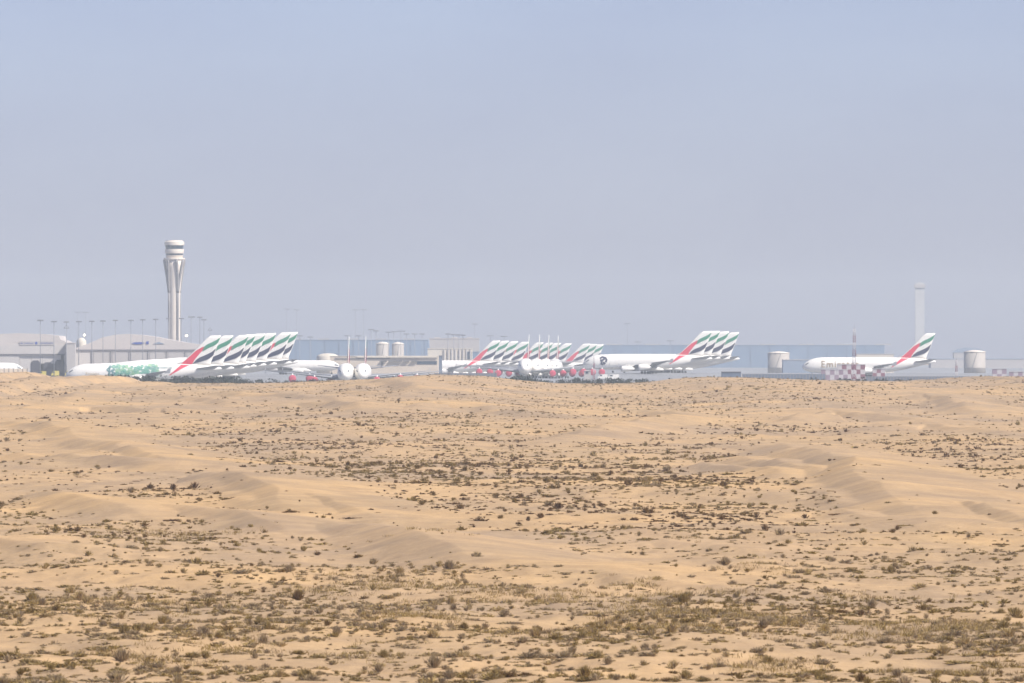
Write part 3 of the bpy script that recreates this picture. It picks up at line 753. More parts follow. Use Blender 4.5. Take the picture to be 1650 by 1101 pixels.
mb = MB(); zz = PZ(575, Yd) - t.location.z; r_ = 18 * Yd / F; mb.lathe(0, 0, [(r_, 0), (r_, zz), (r_ * .85, zz + 1.1), (r_ * .55, zz + 1.8), (r_ * .2, zz + 2.1), (0.1, zz + 2.15)]); part('dome', mb, M['cream'], t)
def ex_cream(t, g, gb):
    for a in range(716, 760, 6): prism_part('column', rect(a - .9, a + .9, 563, gb), 7900, 0.7, M['clad'], t, g, -0.72)
    prism_part('window', rect(752, 759.5, 567, 579), 7900, 0.3, M['glass'], t, g, -0.32)
block('office_building', 'cream office building with upright wall fins before the pale block', 'building', 689, 761, 561.5, 7900, 40, M['cream'], M['cream'], ex_cream)
block('pale_block', 'taller pale grey flat-roofed block behind the cream finned building', 'building', 692, 772, 545, 8600, 50, M['paleblock'], M['clad_roof'], lambda t, g, gb: [prism_part('roof_unit', rect(a, a + 9, 543.6, 545), 8600, 6, M['clad'], t, g, 8) for a in (700, 728, 752)])
block('sign_pylon', 'narrow dark blue-grey pylon at the right end of the terminal', 'pylon', 707, 712.4, 573, 6900, 2.4, M['wallblue'], M['clad_dark'], None, 0.6)
block('far_block', 'small dark blue block just left of the first far tail', 'building', 760.5, 772, 566.5, 8200, 20, M['bluewall'], M['bluewall2'])
block('far_block', 'long faint pale shed beyond the lone airliner on the right', 'building', 1380, 1440, 570, 9000, 40, M['cream'], M['paleblock'])
block('far_block', 'low pale far shed running off the right picture edge', 'building', 1500, 1720, 578, 10800, 60, M['paleblock'], M['bluewall2'])
block('far_block', 'low bluish shed between the row of four and the lone airliner', 'building', 1262, 1330, 579.5, 8400, 40, M['bluewall2'], M['paleblock'])
block('utility_shed', 'low dark shed with flat roof right of the row of four tails', 'shed', 1163, 1194, 599, 5000, 12, M['wallblue'], M['clad_dark'])
def tank(px0, px1, py0, Y, label):
    X = PX(.5 * (px0 + px1), Y); g = gz(X, Y); r = .5 * (px1 - px0) * Y / F; h = PZ(py0, Y) - g
    t = thing('storage_tank', label, 'tank', (X, Y, g), 0, 'pale storage tanks')
    mb = MB(); mb.lathe(0, 0, [(r, 0), (r, h * .33), (r * 1.012, h * .335), (r * 1.012, h * .36), (r, h * .365), (r, h * .96)]); part('shell', mb, M['tank'], t)
    mb = MB(); mb.lathe(0, 0, [(r * 1.03, h * .96), (r * 1.03, h * .98), (r * .5, h * 1.0 + .5), (.2, h + .9)]); part('roof', mb, M['concrete'], t)
    mb = MB()
    for k in range(14): mb.tube((r * math.sin(-.5 + k * .05) * 1.03, -r * math.cos(-.5 + k * .05) * 1.03, h * .96 * k / 14), (r * math.sin(-.45 + k * .05) * 1.03, -r * math.cos(-.45 + k * .05) * 1.03, h * .96 * (k + 1) / 14), .12, None, 5)
    part('stair', mb, M['pole'], t)
tank(606, 627, 552.5, 9000, 'left one of the two pale tanks before the blue-grey warehouse')
tank(631.5, 651, 553, 9000, 'right one of the two pale tanks before the blue-grey warehouse')
tank(1237, 1272, 568, 8700, 'wide pale tank between the row of four tails and the lone airliner')
tank(1553, 1588, 566, 8300, 'wide cream tank standing by itself right of the lone tail')
Yd = 11500; X = PX(1556, Yd); t = thing('far_roof', 'faint purplish pitched roof behind the cream tank on the right', 'building', (X, Yd, gz(X, Yd)))
prism_part('roof', [(1534, 568.2), (1590, 568.2), (1578, 562), (1556, 560), (1545, 562.5)], Yd, 30, M['bluewall2'], t, 0); prism_part('wall', rect(1537, 1587, 568.3, 580), Yd, 29, M['paleblock'], t, 0, 0.5)

# ------------------------------------------------------------------ light masts
def mast(px, py, Y, label, group, style='ring', w=2.6):
    X = PX(px, Y); g = gz(X, Y); h = PZ(py, Y) - g
    t = thing('light_mast', label, 'light mast', (X, Y, g), 0, group)
    mb = MB(); mb.tube((0, 0, 0), (0, 0, h), 0.25, 0.15, 8); part('pole', mb, M['pole'], t)
    mb = MB()
    if style == 'ring':
        mb.lathe(0, 0, [(w * .42, h - .2), (w * .46, h), (w * .42, h + .25)], 12)
        for k in range(8):
            a = k * math.pi / 4 + .2; c, s_ = math.cos(a) * w * .5, math.sin(a) * w * .5
            mb.box(c - .35, c + .35, s_ - .35, s_ + .35, h - .55, h + .15)
    elif style == 'bar':
        mb.box(-w * .7, w * .7, -.25, .25, h - .1, h + .25)
        for k in range(6): mb.box(-w * .7 + k * w * .26, -w * .7 + k * w * .26 + .7, -.6, -.25, h - .5, h + .45)
    else:
        mb.tube((-w * .5, 0, h - 1.6), (0, 0, h), .15, None, 6); mb.tube((w * .5, 0, h - 1.6), (0, 0, h), .15, None, 6); mb.box(-w * .6, w * .6, -.3, .3, h - 2.0, h - 1.5)
    part('lamp_head', mb, M['pole'], t)
    return t
L1 = [(65, 516, 6000), (87, 518, 6300), (107, 518.5, 6700), (127, 518, 6350), (148, 517.5, 6500), (166, 517, 6550), (186, 516, 6550), (211, 516, 6550), (230, 515, 6600), (251, 514.5, 6600)]
names = ['leftmost and darkest', 'second from the left', 'faint third one', 'fourth from left above the dome', 'fifth from the left', 'sixth from the left', 'seventh from left', 'eighth from left', 'ninth from left', 'rightmost']
for (px, py, Y), n_ in zip(L1, names): mast(px, py, Y, f'tall floodlight mast, {n_}, in the row left of the tower', 'floodlight masts left of the control tower')
mast(107, 524, 6500, 'shorter mast with a triangular head in the row left of the control tower', 'floodlight masts left of the control tower', 'tri', 2.6)
L2 = [(271.5, 513, 7300, 'ring', 'standing against the left side of the control tower shaft'), (292.5, 513, 7300, 'ring', 'just right of the control tower shaft'), (308, 511, 7000, 'bar', 'with a wide bar head right of the control tower'), (322, 511, 7000, 'ring', 'with a dark head, second from right beside the control tower'), (328.5, 515, 7100, 'ring', 'shorter, just right of the dark-headed mast near the tower'), (338.5, 528, 7300, 'tri', 'low one with crossed arms above the first coloured tails')]
for px, py, Y, st, n_ in L2: mast(px, py, Y, f'floodlight mast {n_}', 'floodlight masts right of the control tower', st)
L3 = [(483, 541, 8800), (500, 543, 9000), (560, 541, 9000), (578, 541, 9100), (598, 531, 8600), (606, 533, 8700), (626, 535, 8900), (634.5, 534.5, 8900), (646, 534, 8900), (655, 538, 9000), (668, 538, 9100), (680, 538, 9100), (722, 538, 7700), (731, 539, 7750), (739.5, 540, 7700), (746, 540, 7850)]
for k, (px, py, Y) in enumerate(L3):
    where = 'above the tanks and warehouse' if k < 12 else 'before the cream finned building'
    n_ = ORD[k] if k < 12 else ORD[k - 12]
    mast(px, py, Y, f'faint distant mast, {n_} from left of those {where}', 'faint masts in the middle distance', 'bar' if k in (8, 14) else 'ring', 4.2 if k < 12 else 3.2)
L4 = [(125, 503, 11500, 'over the left hangars'), (138, 503.5, 11500, 'beside another one over the left hangars'), (462, 498, 11800, 'left of the pair above the gap right of the tails'), (478, 499, 11800, 'right of the pair above the gap right of the tails'), (573, 499, 11800, 'left of the pair above the camera-facing fins'), (586, 499, 11800, 'right of the pair above the camera-facing fins'), (765, 522, 10800, 'above the first tail of the long far row'), (790, 541, 9800, 'just right of the first far tails'), (812, 542, 9800, 'a little right of the first far tails'), (1011, 521, 11500, 'left above the very long warehouse'), (1028, 551, 10000, 'on the left part of the very long warehouse'), (1080, 549, 10000, 'on the middle of the very long warehouse')]
for px, py, Y, n_ in L4: mast(px, py, Y, f'hazy mast {n_}', 'hazy far masts', 'ring', 5.5)
# lit floodlamps seen through the haze
M['lamp'] = bpy.data.materials.new('lit_lamp'); M['lamp'].use_nodes = True
b_ = M['lamp'].node_tree.nodes['Principled BSDF']; b_.inputs['Emission Color'].default_value = (1.0, 0.8, 0.5, 1); b_.inputs['Emission Strength'].default_value = 3.0
for px, py, Y, lab in [(300.5, 541, 7200, 'bright warm lit lamp on a pole right of the control tower foot'), (136, 540, 7200, 'small white lit lamp on a pole above the yellowish dome')]:
    X = PX(px, Y); g = gz(X, Y); h = PZ(py, Y) - g
    t = thing('lit_lamp', lab, 'lamp', (X, Y, g))
    mb = MB(); mb.tube((0, 0, 0), (0, 0, h - .6), .2, .14, 6); part('pole', mb, M['pole'], t)
    mb = MB(); mb.lathe(0, 0, [(.2, h - .8), (.75, h - .45), (.85, h), (.6, h + .45), (.1, h + .7)], 12); part('lamp', mb, M['lamp'], t)

# ------------------------------------------------------------------ checkered huts, trellis masts, small vehicles, wall
def checker_hut(px0, px1, py0, Y, label, cell=2.1, red='hutred'):
    X = PX(.5 * (px0 + px1), Y); g = gz(X, Y); w = (px1 - px0) * Y / F; h = PZ(py0, Y) - g; d = 4.0
    t = thing('checkered_hut', label, 'hut', (X, Y, g), 0, 'red and white checkered huts')
    mb = MB(); nx = max(2, round(w / cell)); nz = max(2, round(h / cell)); nd = 3
    for k in range(nz):
        z0, z1 = h * k / nz, h * (k + 1) / nz
        for i in range(nx):
            x0, x1 = -w / 2 + w * i / nx, -w / 2 + w * (i + 1) / nx; c = (i + k) % 2
            mb.add([(x0, 0, z0), (x1, 0, z0), (x1, 0, z1), (x0, 0, z1)], [(0, 1, 2, 3)], c); mb.add([(x0, d, z0), (x1, d, z0), (x1, d, z1), (x0, d, z1)], [(3, 2, 1, 0)], c)
        for i in range(nd):
            y0, y1 = d * i / nd, d * (i + 1) / nd; c = (i + k + 1) % 2
            mb.add([(-w / 2, y0, z0), (-w / 2, y1, z0), (-w / 2, y1, z1), (-w / 2, y0, z1)], [(3, 2, 1, 0)], c); mb.add([(w / 2, y0, z0), (w / 2, y1, z0), (w / 2, y1, z1), (w / 2, y0, z1)], [(0, 1, 2, 3)], c)
    part('wall', mb, [M[red], M['hutwhite']], t)
    mb = MB(); mb.box(-w / 2 - .2, w / 2 + .2, -.2, d + .2, h + .003, h + .25); part('roof', mb, M['hutwhite'], t)
    mb = MB(); mb.box(-.5, .5, -.08, -.01, 0.1, 2.1); part('door', mb, M['clad_dark'], t)
checker_hut(1323, 1366, 596, 5450, 'longest low red and white checkered hut under the lone airliner wing', red='hutfaded')
checker_hut(1349, 1394, 588, 5560, 'tall red and white checkered hut beside the red and white mast')
checker_hut(1406, 1426, 595, 5480, 'smallest red and white checkered hut, below the red sweep of the lone tail')
checker_hut(1599, 1622, 595, 5500, 'pale checkered hut standing on the right skyline dune', red='hutfaded')
checker_hut(1626, 1662, 599.5, 5520, 'low checkered hut cut off by the right picture edge', red='hutfaded')
def trellis(px, py, Y, label, bands=7, w=1.3):
    X = PX(px, Y); g = gz(X, Y); h = PZ(py, Y) - g
    t = thing('trellis_mast', label, 'mast', (X, Y, g))
    for k in range(bands):
        mb = MB(); z0, z1 = h * k / bands, h * (k + 1) / bands; ww = w * (1 - .55 * (k + .5) / bands)
        for sx in (-1, 1):
            for sy in (-1, 1): mb.tube((sx * ww * .5, sy * ww * .5, z0), (sx * ww * .5, sy * ww * .5, z1), .13, None, 5)
        for q in range(3):
            a, b = z0 + (z1 - z0) * q / 3, z0 + (z1 - z0) * (q + 1) / 3
            for sy in (-1, 1): mb.tube((-ww * .5, sy * ww * .5, a), (ww * .5, sy * ww * .5, b), .09, None, 4); mb.tube((ww * .5, sy * ww * .5, a), (-ww * .5, sy * ww * .5, b), .09, None, 4)
        part('lattice_section', mb, M['hutred'] if k % 2 == 0 else M['hutwhite'], t)
    mb = MB(); mb.tube((0, 0, h), (0, 0, h + 2.4), .08, .05, 5); part('aerial', mb, M['pole'], t)
trellis(1376.5, 530, 5520, 'thin red and white trellis mast rising before the lone airliner', 8, 2.0)
trellis(1541, 580, 5500, 'short trellis mast between the lone tail and the cream tank', 4, 1.2)
trellis(957, 577, 5900, 'short red mast before the dark emblem of the row of four', 4, 1.0)
def vehicle(px, Y, label, m, ln=5.2, hh=2.3, name='van', cat='van'):
    X = PX(px, Y); g = gz(X, Y) + .06
    t = thing(name, label, cat, (X, Y, g))
    mb = MB(); mb.prism([(-ln / 2, .45), (ln / 2, .45), (ln / 2, hh * .95), (ln / 2 - .2, hh), (-ln * .22, hh), (-ln * .36, hh * .62), (-ln / 2, hh * .5)], -.95, .95); part('body', mb, m, t)
    mb = MB(); mb.prism([(-ln * .33, hh * .62), (-ln * .05, hh * .62), (-ln * .05, hh * .9), (-ln * .22, hh * .9)], -.97, .97); part('side_window', mb, M['glass'], t)
    for x in (-ln * .32, ln * .32):
        for y in (-.85, .85):
            mb = MB(); mb.tube((x, y - .12, .38), (x, y + .12, .38), .38, None, 12); part('wheel', mb, M['tyre'], t)
vehicle(68.5, 6420, 'yellow-green tug before the dark hangar doors, leftmost of three', M['yellow'], 4.2, 3.0, 'tug', 'tug')
vehicle(89, 6420, 'yellow-green tug before the dark hangar doors, middle of three', M['yellow'], 4.4, 3.2, 'tug', 'tug')
vehicle(109.5, 6420, 'yellow-green tug near the stair block, rightmost of three', M['yellow'], 3.4, 3.2, 'tug', 'tug')
vehicle(971, 5900, 'white van parked left under the row of four airliners', M['paint'], 5.0, 2.6)
vehicle(988, 5880, 'longer white van parked right under the row of four airliners', M['paint'], 6.2, 2.6)
vehicle(1572, 5400, 'pale low vehicle on the right below the cream tank', M['paint'], 7.0, 2.4)
vehicle(1532, 5400, 'small white vehicle left of the short trellis mast', M['paint'], 4.0, 1.9)
block('guard_hut', 'small grey hut with dark window among the red engine covers', 'hut', 941, 952, 597, 5700, 4, M['paleblock'], M['clad_roof'], lambda t, g, gb: prism_part('window', rect(944, 948, 599, 602), 5700, .2, M['glass'], t, g, -.22))
def wall_run(px0, px1, py_top, Y, label, m, n):
    X = PX(.5 * (px0 + px1), Y); g = gz(X, Y)
    t = thing('perimeter_wall', label, 'wall', (X, Y, g - .5)); x0, x1 = PX(px0, Y) - X, PX(px1, Y) - X
    h = PZ(py_top, Y) - g + .5
    mb = MB()
    for k in range(n): mb.box(x0 + (x1 - x0) * k / n + .15, x0 + (x1 - x0) * (k + 1) / n - .15, -.12, .12, 0, h)
    part('panel', mb, m, t)
    mb = MB()
    for k in range(n + 1): xx = x0 + (x1 - x0) * k / n; mb.box(xx - .149, xx + .149, -.2, .2, 0, h + .25)
    part('post', mb, M['concrete_grey'], t)
wall_run(-60, 44, 594.5, 4900, 'low cream perimeter wall on the dune crest at the left edge', M['cream'], 14)
wall_run(1196, 1330, 603, 4980, 'blue-grey perimeter wall between the dark shed and the checkered huts', M['wallblue'], 26)
wall_run(1395, 1566, 606.8, 4950, 'long low dark blue wall below the lone tail', M['wallblue'], 34)
wall_run(700, 800, 601.5, 4950, 'blue-grey perimeter wall left of the trees under the far tails', M['wallblue'], 20)

# ------------------------------------------------------------------ trees along the airport edge
def leaf_tree(seed, spread, hgt, n):
    r = np.random.default_rng(seed)
    tr = MB()
    tr.tube((0, 0, -.5), (.1, .05, hgt * .34), .22, .15, 8)
    limbs = []
    for k in range(6):
        a = k * 1.05 + r.uniform(-.3, .3); L = spread * r.uniform(.4, .8)
        p1 = Vector((math.cos(a) * L, math.sin(a) * L, hgt * r.uniform(.5, .85))); tr.tube((.1, .05, hgt * .3), p1, .10, .04, 5); limbs.append(p1)
    trunk = tr.mesh('trunk', M['bark'])
    cent = [Vector((r.uniform(-.75, .75) * spread, r.uniform(-.75, .75) * spread, hgt * r.uniform(.30, .88))) for _ in range(10)] + limbs
    vs = []; tint = []
    for k in range(n):
        c = cent[r.integers(len(cent))]; d = r.normal(size=3); d /= np.linalg.norm(d)
        rad = spread * .42 * r.uniform(.3, 1) ** .5
        p = np.array(c) + d * rad * np.array([1, 1, .75]); p[2] = max(p[2], .25)
        if p[2] > hgt: p[2] = hgt * r.uniform(.9, 1.03)
        s = r.uniform(.16, .40) * spread / 2.6; u = r.normal(size=3); u /= np.linalg.norm(u); w = np.cross(u, r.normal(size=3)); w /= np.linalg.norm(w)
        q = [p + u * s, p + w * s * .6, p - u * s, p - w * s * .6]; vs += q; tint += [r.uniform(0, 1)] * 4
    me = bpy.data.meshes.new('crown'); me.from_pydata([tuple(v) for v in vs], [], [(4 * i, 4 * i + 1, 4 * i + 2, 4 * i + 3) for i in range(n)])
    at = me.attributes.new('tint', 'FLOAT', 'POINT'); at.data.foreach_set('value', np.array(tint, np.float32)); me.materials.append(M['leaf'])
    return trunk, me
TREES = [leaf_tree(100 + k, sp, h, 420) for k, (sp, h) in enumerate([(2.6, 5.0), (3.2, 5.6), (2.0, 5.8), (3.4, 4.4), (1.5, 6.4), (2.8, 4.0)])]
RT = random.Random(5)
TL = []      # px, top row, distance, where
for px, py in [(187, 603), (198, 604), (214, 606), (226, 606), (240, 606.5), (255, 605.5), (268, 608), (277, 607), (291, 606), (297, 605), (309, 609), (319, 608), (327, 609), (338, 605.5), (347, 606), (357, 607), (366, 606), (378, 608), (386, 607), (400, 611), (418, 610), (427, 611), (444, 610.5), (461, 612), (474, 611), (486, 612), (503, 610), (516, 612), (527, 611)]: TL.append((px, py, 'left'))
for px, py in [(818, 609), (824, 608.5), (838, 605), (844, 604.5), (851, 608), (860, 610), (868, 611), (885, 613), (901, 612), (909, 611), (918, 609.5), (927, 608), (934, 610), (945, 611), (962, 611), (970, 610), (981, 610), (990, 608), (1006, 611), (1015, 609), (1027, 610), (1034, 609.5), (1053, 609), (1070, 609.5), (1078, 609.5), (1110, 607.5), (1117, 608)]: TL.append((px, py, 'mid'))
for px, py in [(1240, 609), (1261, 608.5), (1279, 608.5), (1287, 608.5), (1303, 609), (1328, 611), (1349, 610.5), (1358, 609.5), (1368, 610), (1378, 608.5), (1390, 610), (1411, 611), (1419, 609.5), (1449, 611), (1457, 611.5)]: TL.append((px, py, 'right'))
WH = {'left': 'below the tails by the tower', 'mid': 'below the red engine covers', 'right': 'below the lone airliner'}
cnt = {}
tot = {k: sum(1 for a in TL if a[2] == k) for k in WH}
def nth(i, n):
    if i == 0: return 'leftmost'
    if i == n - 1: return 'rightmost'
    if i < 20 and i <= n // 2: return ORD[i] + ' from left'
    return ORD[n - 1 - i] + ' from right' if n - 1 - i < 20 else f'middle number {i + 1}'
for px, py, wh in TL:
    i = cnt.get(wh, 0); cnt[wh] = i + 1
    Y = 4600 + RT.uniform(0, 160); X = PX(px, Y); g = gz(X, Y); h = PZ(py, Y) - g
    k = RT.randrange(len(TREES)); tr, cr = TREES[k]
    hh = [5.0, 5.6, 5.8, 4.4, 6.4, 4.0][k]; sc = h / hh
    t = thing('acacia_tree', f'small dark tree, {nth(i, tot[wh])} in the strip {WH[wh]}', 'tree', (X, Y, g), RT.uniform(0, 6.28), 'dark trees along the airport edge')
    for nm, me in (('trunk', tr), ('crown', cr)):
        o = link(nm, me, t); o.scale = (sc * RT.uniform(.85, 1.05), sc * .95, sc) if nm == 'crown' else (sc, sc, sc)

# ------------------------------------------------------------------ desert shrubs
def shrub_proto(seed, kind, n):
    """tussock of separate thin twigs: returns triangle vertices (n,3,3) for unit radius and per-vertex tint jitter"""
    r = np.random.default_rng(seed)
    a = r.uniform(0, 2 * np.pi, n)
    k = (110 / n) ** 0.5                               # fewer blades are drawn wider
    if kind == 'bush':
        el = np.arccos(r.uniform(0.05, 1, n) ** .8); ln = r.uniform(.55, 1.05, n); br = r.uniform(0, .35, n); w = r.uniform(.035, .075, n) * k; hs = .72
    elif kind == 'tuft':
        el = np.abs(r.normal(0, .42, n)); ln = r.uniform(.6, 1.25, n); br = r.uniform(0, .28, n); w = r.uniform(.022, .05, n) * k; hs = .95
    else:                                              # low mat
        el = np.arccos(r.uniform(0.02, .8, n)); ln = r.uniform(.5, 1.0, n); br = r.uniform(0, .75, n); w = r.uniform(.04, .09, n) * k; hs = .55
    b = r.uniform(0, 2 * np.pi, n)
    base = np.stack([np.cos(b) * br, np.sin(b) * br, np.full(n, -.05)], -1)
    d = np.stack([np.sin(el) * np.cos(a), np.sin(el) * np.sin(a), np.cos(el) * hs], -1)
    tip = base + d * ln[:, None]
    side = np.cross(d, r.normal(size=(n, 3))); side /= np.linalg.norm(side, axis=1)[:, None]
    midp = base * .45 + tip * .55
    tri = np.stack([base * .9 + tip * .1, midp + side * w[:, None] * 1.5, tip, midp - side * w[:, None] * 1.5], 1)   # leaf-like quads
    return tri.astype(np.float32), r.uniform(-.12, .12, n).astype(np.float32)
KINDS = ['bush', 'tuft', 'mat']
HI = {(k, v): shrub_proto(200 + 10 * i + v, k, 300) for i, k in enumerate(KINDS) for v in range(4)}
MD = {(k, v): shrub_proto(300 + 10 * i + v, k, 80) for i, k in enumerate(KINDS) for v in range(5)}
LO = {(k, v): shrub_proto(400 + 10 * i + v, k, 26) for i, k in enumerate(KINDS) for v in range(5)}
# scrub density over the land, given as patches (centre, half size, weight) in picture terms
PATCH = [(560, 735, 330, 50, 2.6), (860, 745, 260, 55, 2.0), (420, 740, 130, 32, 2.0), (1000, 775, 260, 40, 2.0), (1150, 640, 190, 24, 3.2), (1480, 725, 200, 30, 2.6), (1560, 775, 120, 18, 2.8), (1600, 735, 90, 30, 2.0),
         (700, 635, 190, 16, 2.2), (180, 637, 130, 8, 2.6), (480, 628, 130, 12, 1.5), (620, 950, 260, 26, 2.2), (950, 1000, 330, 40, 2.6), (1180, 1010, 260, 40, 2.2), (1480, 1010, 220, 40, 1.6), (1480, 1080, 260, 24, 1.8), (200, 985, 240, 20, 1.4), (250, 870, 160, 18, 1.8),
         (1350, 620, 200, 8, 1.4), (1560, 618, 100, 6, 1.6), (1250, 690, 120, 10, 2.0), (1480, 880, 200, 16, 1.3), (900, 880, 300, 18, 1.1), (480, 1075, 200, 20, 1.5), (640, 1000, 300, 30, 1.2), (760, 680, 160, 8, 2.0), (1180, 830, 200, 25, 1.3)]
BARE = [(200, 656, 230, 12), (150, 730, 190, 26), (320, 775, 130, 18), (130, 790, 170, 13), (640, 846, 180, 20), (500, 650, 120, 8), (1310, 737, 95, 24), (1350, 668, 180, 7), (1510, 640, 80, 11), (920, 692, 130, 7), (1480, 808, 130, 10), (480, 792, 90, 15), (160, 618, 120, 7), (640, 621, 80, 7), (1000, 915, 200, 14), (500, 915, 160, 10), (1450, 945, 140, 10)]
def density(px, py):
    d = np.full(px.shape, 1.05)
    d = np.where(py > 850, 2.35, d)
    for cx, cy, rx, ry, w in PATCH: d = d + (.62 * w if cy < 860 else .16 * w) * np.exp(-((px - cx) / rx) ** 2 * 1.2 - ((py - cy) / ry) ** 2 * 1.2)
    for cx, cy, rx, ry in BARE: d = d * (1 - .88 * np.exp(-(np.abs(px - cx) / rx) ** 3 - (np.abs(py - cy) / ry) ** 3))
    d = d * np.where(py < 690, 5.0, np.where(py < 850, 4.0, 1.0))
    return d
N = 400000
py = 608 + (1130 - 608) * rng.uniform(0, 1, N) ** 1.0; px = rng.uniform(-1100, 2750, N)
Yc = row_to_y(py); Xc = (px - CX) * Yc / F
dn = density(px, py) / 5.2 * np.where(py < 660, 1.0, .62)
clump = (sstep(-.3, .3, fbm(Xc / 14, Yc / 45, 3, 77)) * .75 + .45) * (sstep(-.14, .14, hummock(Xc, Yc)) * 1.1 + .15)
bare = smooth_mask(Xc, Yc)
keep = rng.uniform(0, 1, N) < dn * clump * (1 - .97 * bare) * .72
px, py, Xc, Yc = px[keep], py[keep], Xc[keep], Yc[keep]
N = len(px)
Zc = height(Xc, Yc)
typ = rng.choice(3, N, p=[.5, .27, .23])
size = np.exp(rng.normal(-1.62, .45, N)); size = np.clip(size, .08, .62)
size = size * (1 + .35 * (1 - sstep(680, 900, py)))
colr = np.clip(vnoise(Xc / 20, Yc / 60, 91) * .55 + rng.normal(.18, .17, N), 0.02, .95)
colr = np.where(py < 850, colr * .75, colr)
colr = np.where(py > 880, np.clip(colr + .19, 0, .95), colr)
colr = np.where(rng.uniform(0, 1, N) < .2, rng.normal(.79, .04, N), colr)
print('shrubs', N)
scr = size * F / Yc * np.where((px > -5) & (px < 1655) & (Yc < 540 + 2000), 1, 0) * np.where(HZ + (H - Zc) * F / Yc < 1100, 1, 0)
order = np.argsort(-scr); big = order[:300]; rest = order[300:]
def mesh_from(quads, tint, name):
    n = len(quads); me = bpy.data.meshes.new(name)
    co = quads.reshape(-1, 3)
    me.vertices.add(len(co)); me.vertices.foreach_set('co', co.astype(np.float32).ravel())
    me.loops.add(4 * n); me.loops.foreach_set('vertex_index', np.arange(4 * n, dtype=np.int32))
    me.polygons.add(n); me.polygons.foreach_set('loop_start', np.arange(0, 4 * n, 4, dtype=np.int32))
    at = me.attributes.new('tint', 'FLOAT', 'POINT'); at.data.foreach_set('value', np.repeat(tint, 4).astype(np.float32))
    me.materials.append(M['shrub']); me.update(calc_edges=True)
    return me
def scatter(ix, protos, name, squash=1.0):
    qs, ts = [], []
    rot = rng.uniform(0, 6.283, len(ix)); v = rng.integers(0, 5, len(ix)); asp = rng.uniform(.65, 1.1, len(ix)); wide = rng.uniform(.85, 1.5, len(ix))
    for j, i in enumerate(ix):
        tri, jit = protos[(KINDS[typ[i]], int(v[j]))]
        c, s = math.cos(rot[j]), math.sin(rot[j]); q = tri * size[i]
        x = (q[..., 0] * c - q[..., 1] * s) * wide[j]; y = q[..., 0] * s + q[..., 1] * c
        qs.append(np.stack([x + Xc[i], y + Yc[i], q[..., 2] * asp[j] + Zc[i]], -1)); ts.append(np.clip(jit + colr[i], 0, 1))
    me = mesh_from(np.concatenate(qs), np.concatenate(ts), name)
    return link(name, me)
nearrest = rest[Yc[rest] < 1500]; farrest = rest[Yc[rest] >= 1500]
o = scatter(np.concatenate([nearrest]), MD, 'desert_scrub'); tag(o, 'dense scatter of small dry tussocks over the nearer sand', 'scrub', None, 'stuff')
o = scatter(farrest, LO, 'distant_scrub'); tag(o, 'far-off speckle of dry tussocks over the dunes to the skyline', 'scrub', None, 'stuff')
# soft fringes of standing grass
GN = 46000
gpy = rng.uniform(850, 1125, GN); gpx = rng.uniform(-250, 1900, GN)
GP = [(560, 955, 230, 10), (900, 972, 150, 12), (1120, 1005, 190, 18), (1000, 1040, 200, 12), (130, 980, 170, 10), (200, 1033, 180, 10), (1500, 1030, 190, 12), (1450, 1090, 260, 12), (300, 1075, 200, 12), (230, 868, 110, 8), (1240, 920, 60, 6), (1050, 953, 60, 4), (1300, 965, 120, 6), (1350, 1012, 200, 8), (700, 1010, 200, 8), (700, 885, 100, 4), (1110, 882, 80, 3)]
w = np.zeros(GN)
for cx, cy, rx, ry in GP: w = np.maximum(w, np.exp(-((gpx - cx) / rx) ** 2 - ((gpy - cy) / ry) ** 2))
gk = rng.uniform(0, 1, GN) < w * .9
gpx, gpy = gpx[gk], gpy[gk]; gY = row_to_y(gpy); gX = (gpx - CX) * gY / F; gZ = height(gX, gY)
cl = sstep(-.1, .4, fbm(gX / 6, gY / 20, 2, 123)) > rng.uniform(0, 1, len(gX)) * .9
gX, gY, gZ = gX[cl], gY[cl], gZ[cl]
def grass(n):
    nb = 14; qs = []
    ang = rng.uniform(0, 6.283, (n, nb)); r0 = rng.uniform(0, .35, (n, nb)); hgt = rng.uniform(.12, .34, (n, nb)); lean = rng.normal(0, .14, (n, nb, 2)); wd = rng.uniform(.012, .024, (n, nb))
    bx = gX[:, None] + np.cos(ang) * r0 * 1.3; by = gY[:, None] + np.sin(ang) * r0; bz = np.repeat(gZ[:, None], nb, 1) - .03
    a2 = rng.uniform(0, 3.14, (n, nb)); sx = np.cos(a2) * wd; sy = np.sin(a2) * wd
    tx = bx + lean[..., 0]; ty = by + lean[..., 1]; tz = bz + hgt
    mx, my, mz = bx * .5 + tx * .5, by * .5 + ty * .5, bz * .45 + tz * .55
    q = np.stack([np.stack([bx, by, bz], -1), np.stack([mx + sx, my + sy, mz], -1), np.stack([tx, ty, tz], -1), np.stack([mx - sx, my - sy, mz], -1)], -2)
    t = np.clip(rng.normal(.62, .12, n)[:, None] + rng.normal(0, .06, (n, nb)), .3, 1)
    return q.reshape(-1, 4, 3), t.ravel()
q, tnt = grass(len(gX)); o = link('grass', mesh_from(q, tnt, 'grass')); tag(o, 'soft fringes of dry standing grass across the nearest sand', 'grass', None, 'stuff')
print('grass tufts', len(gX))
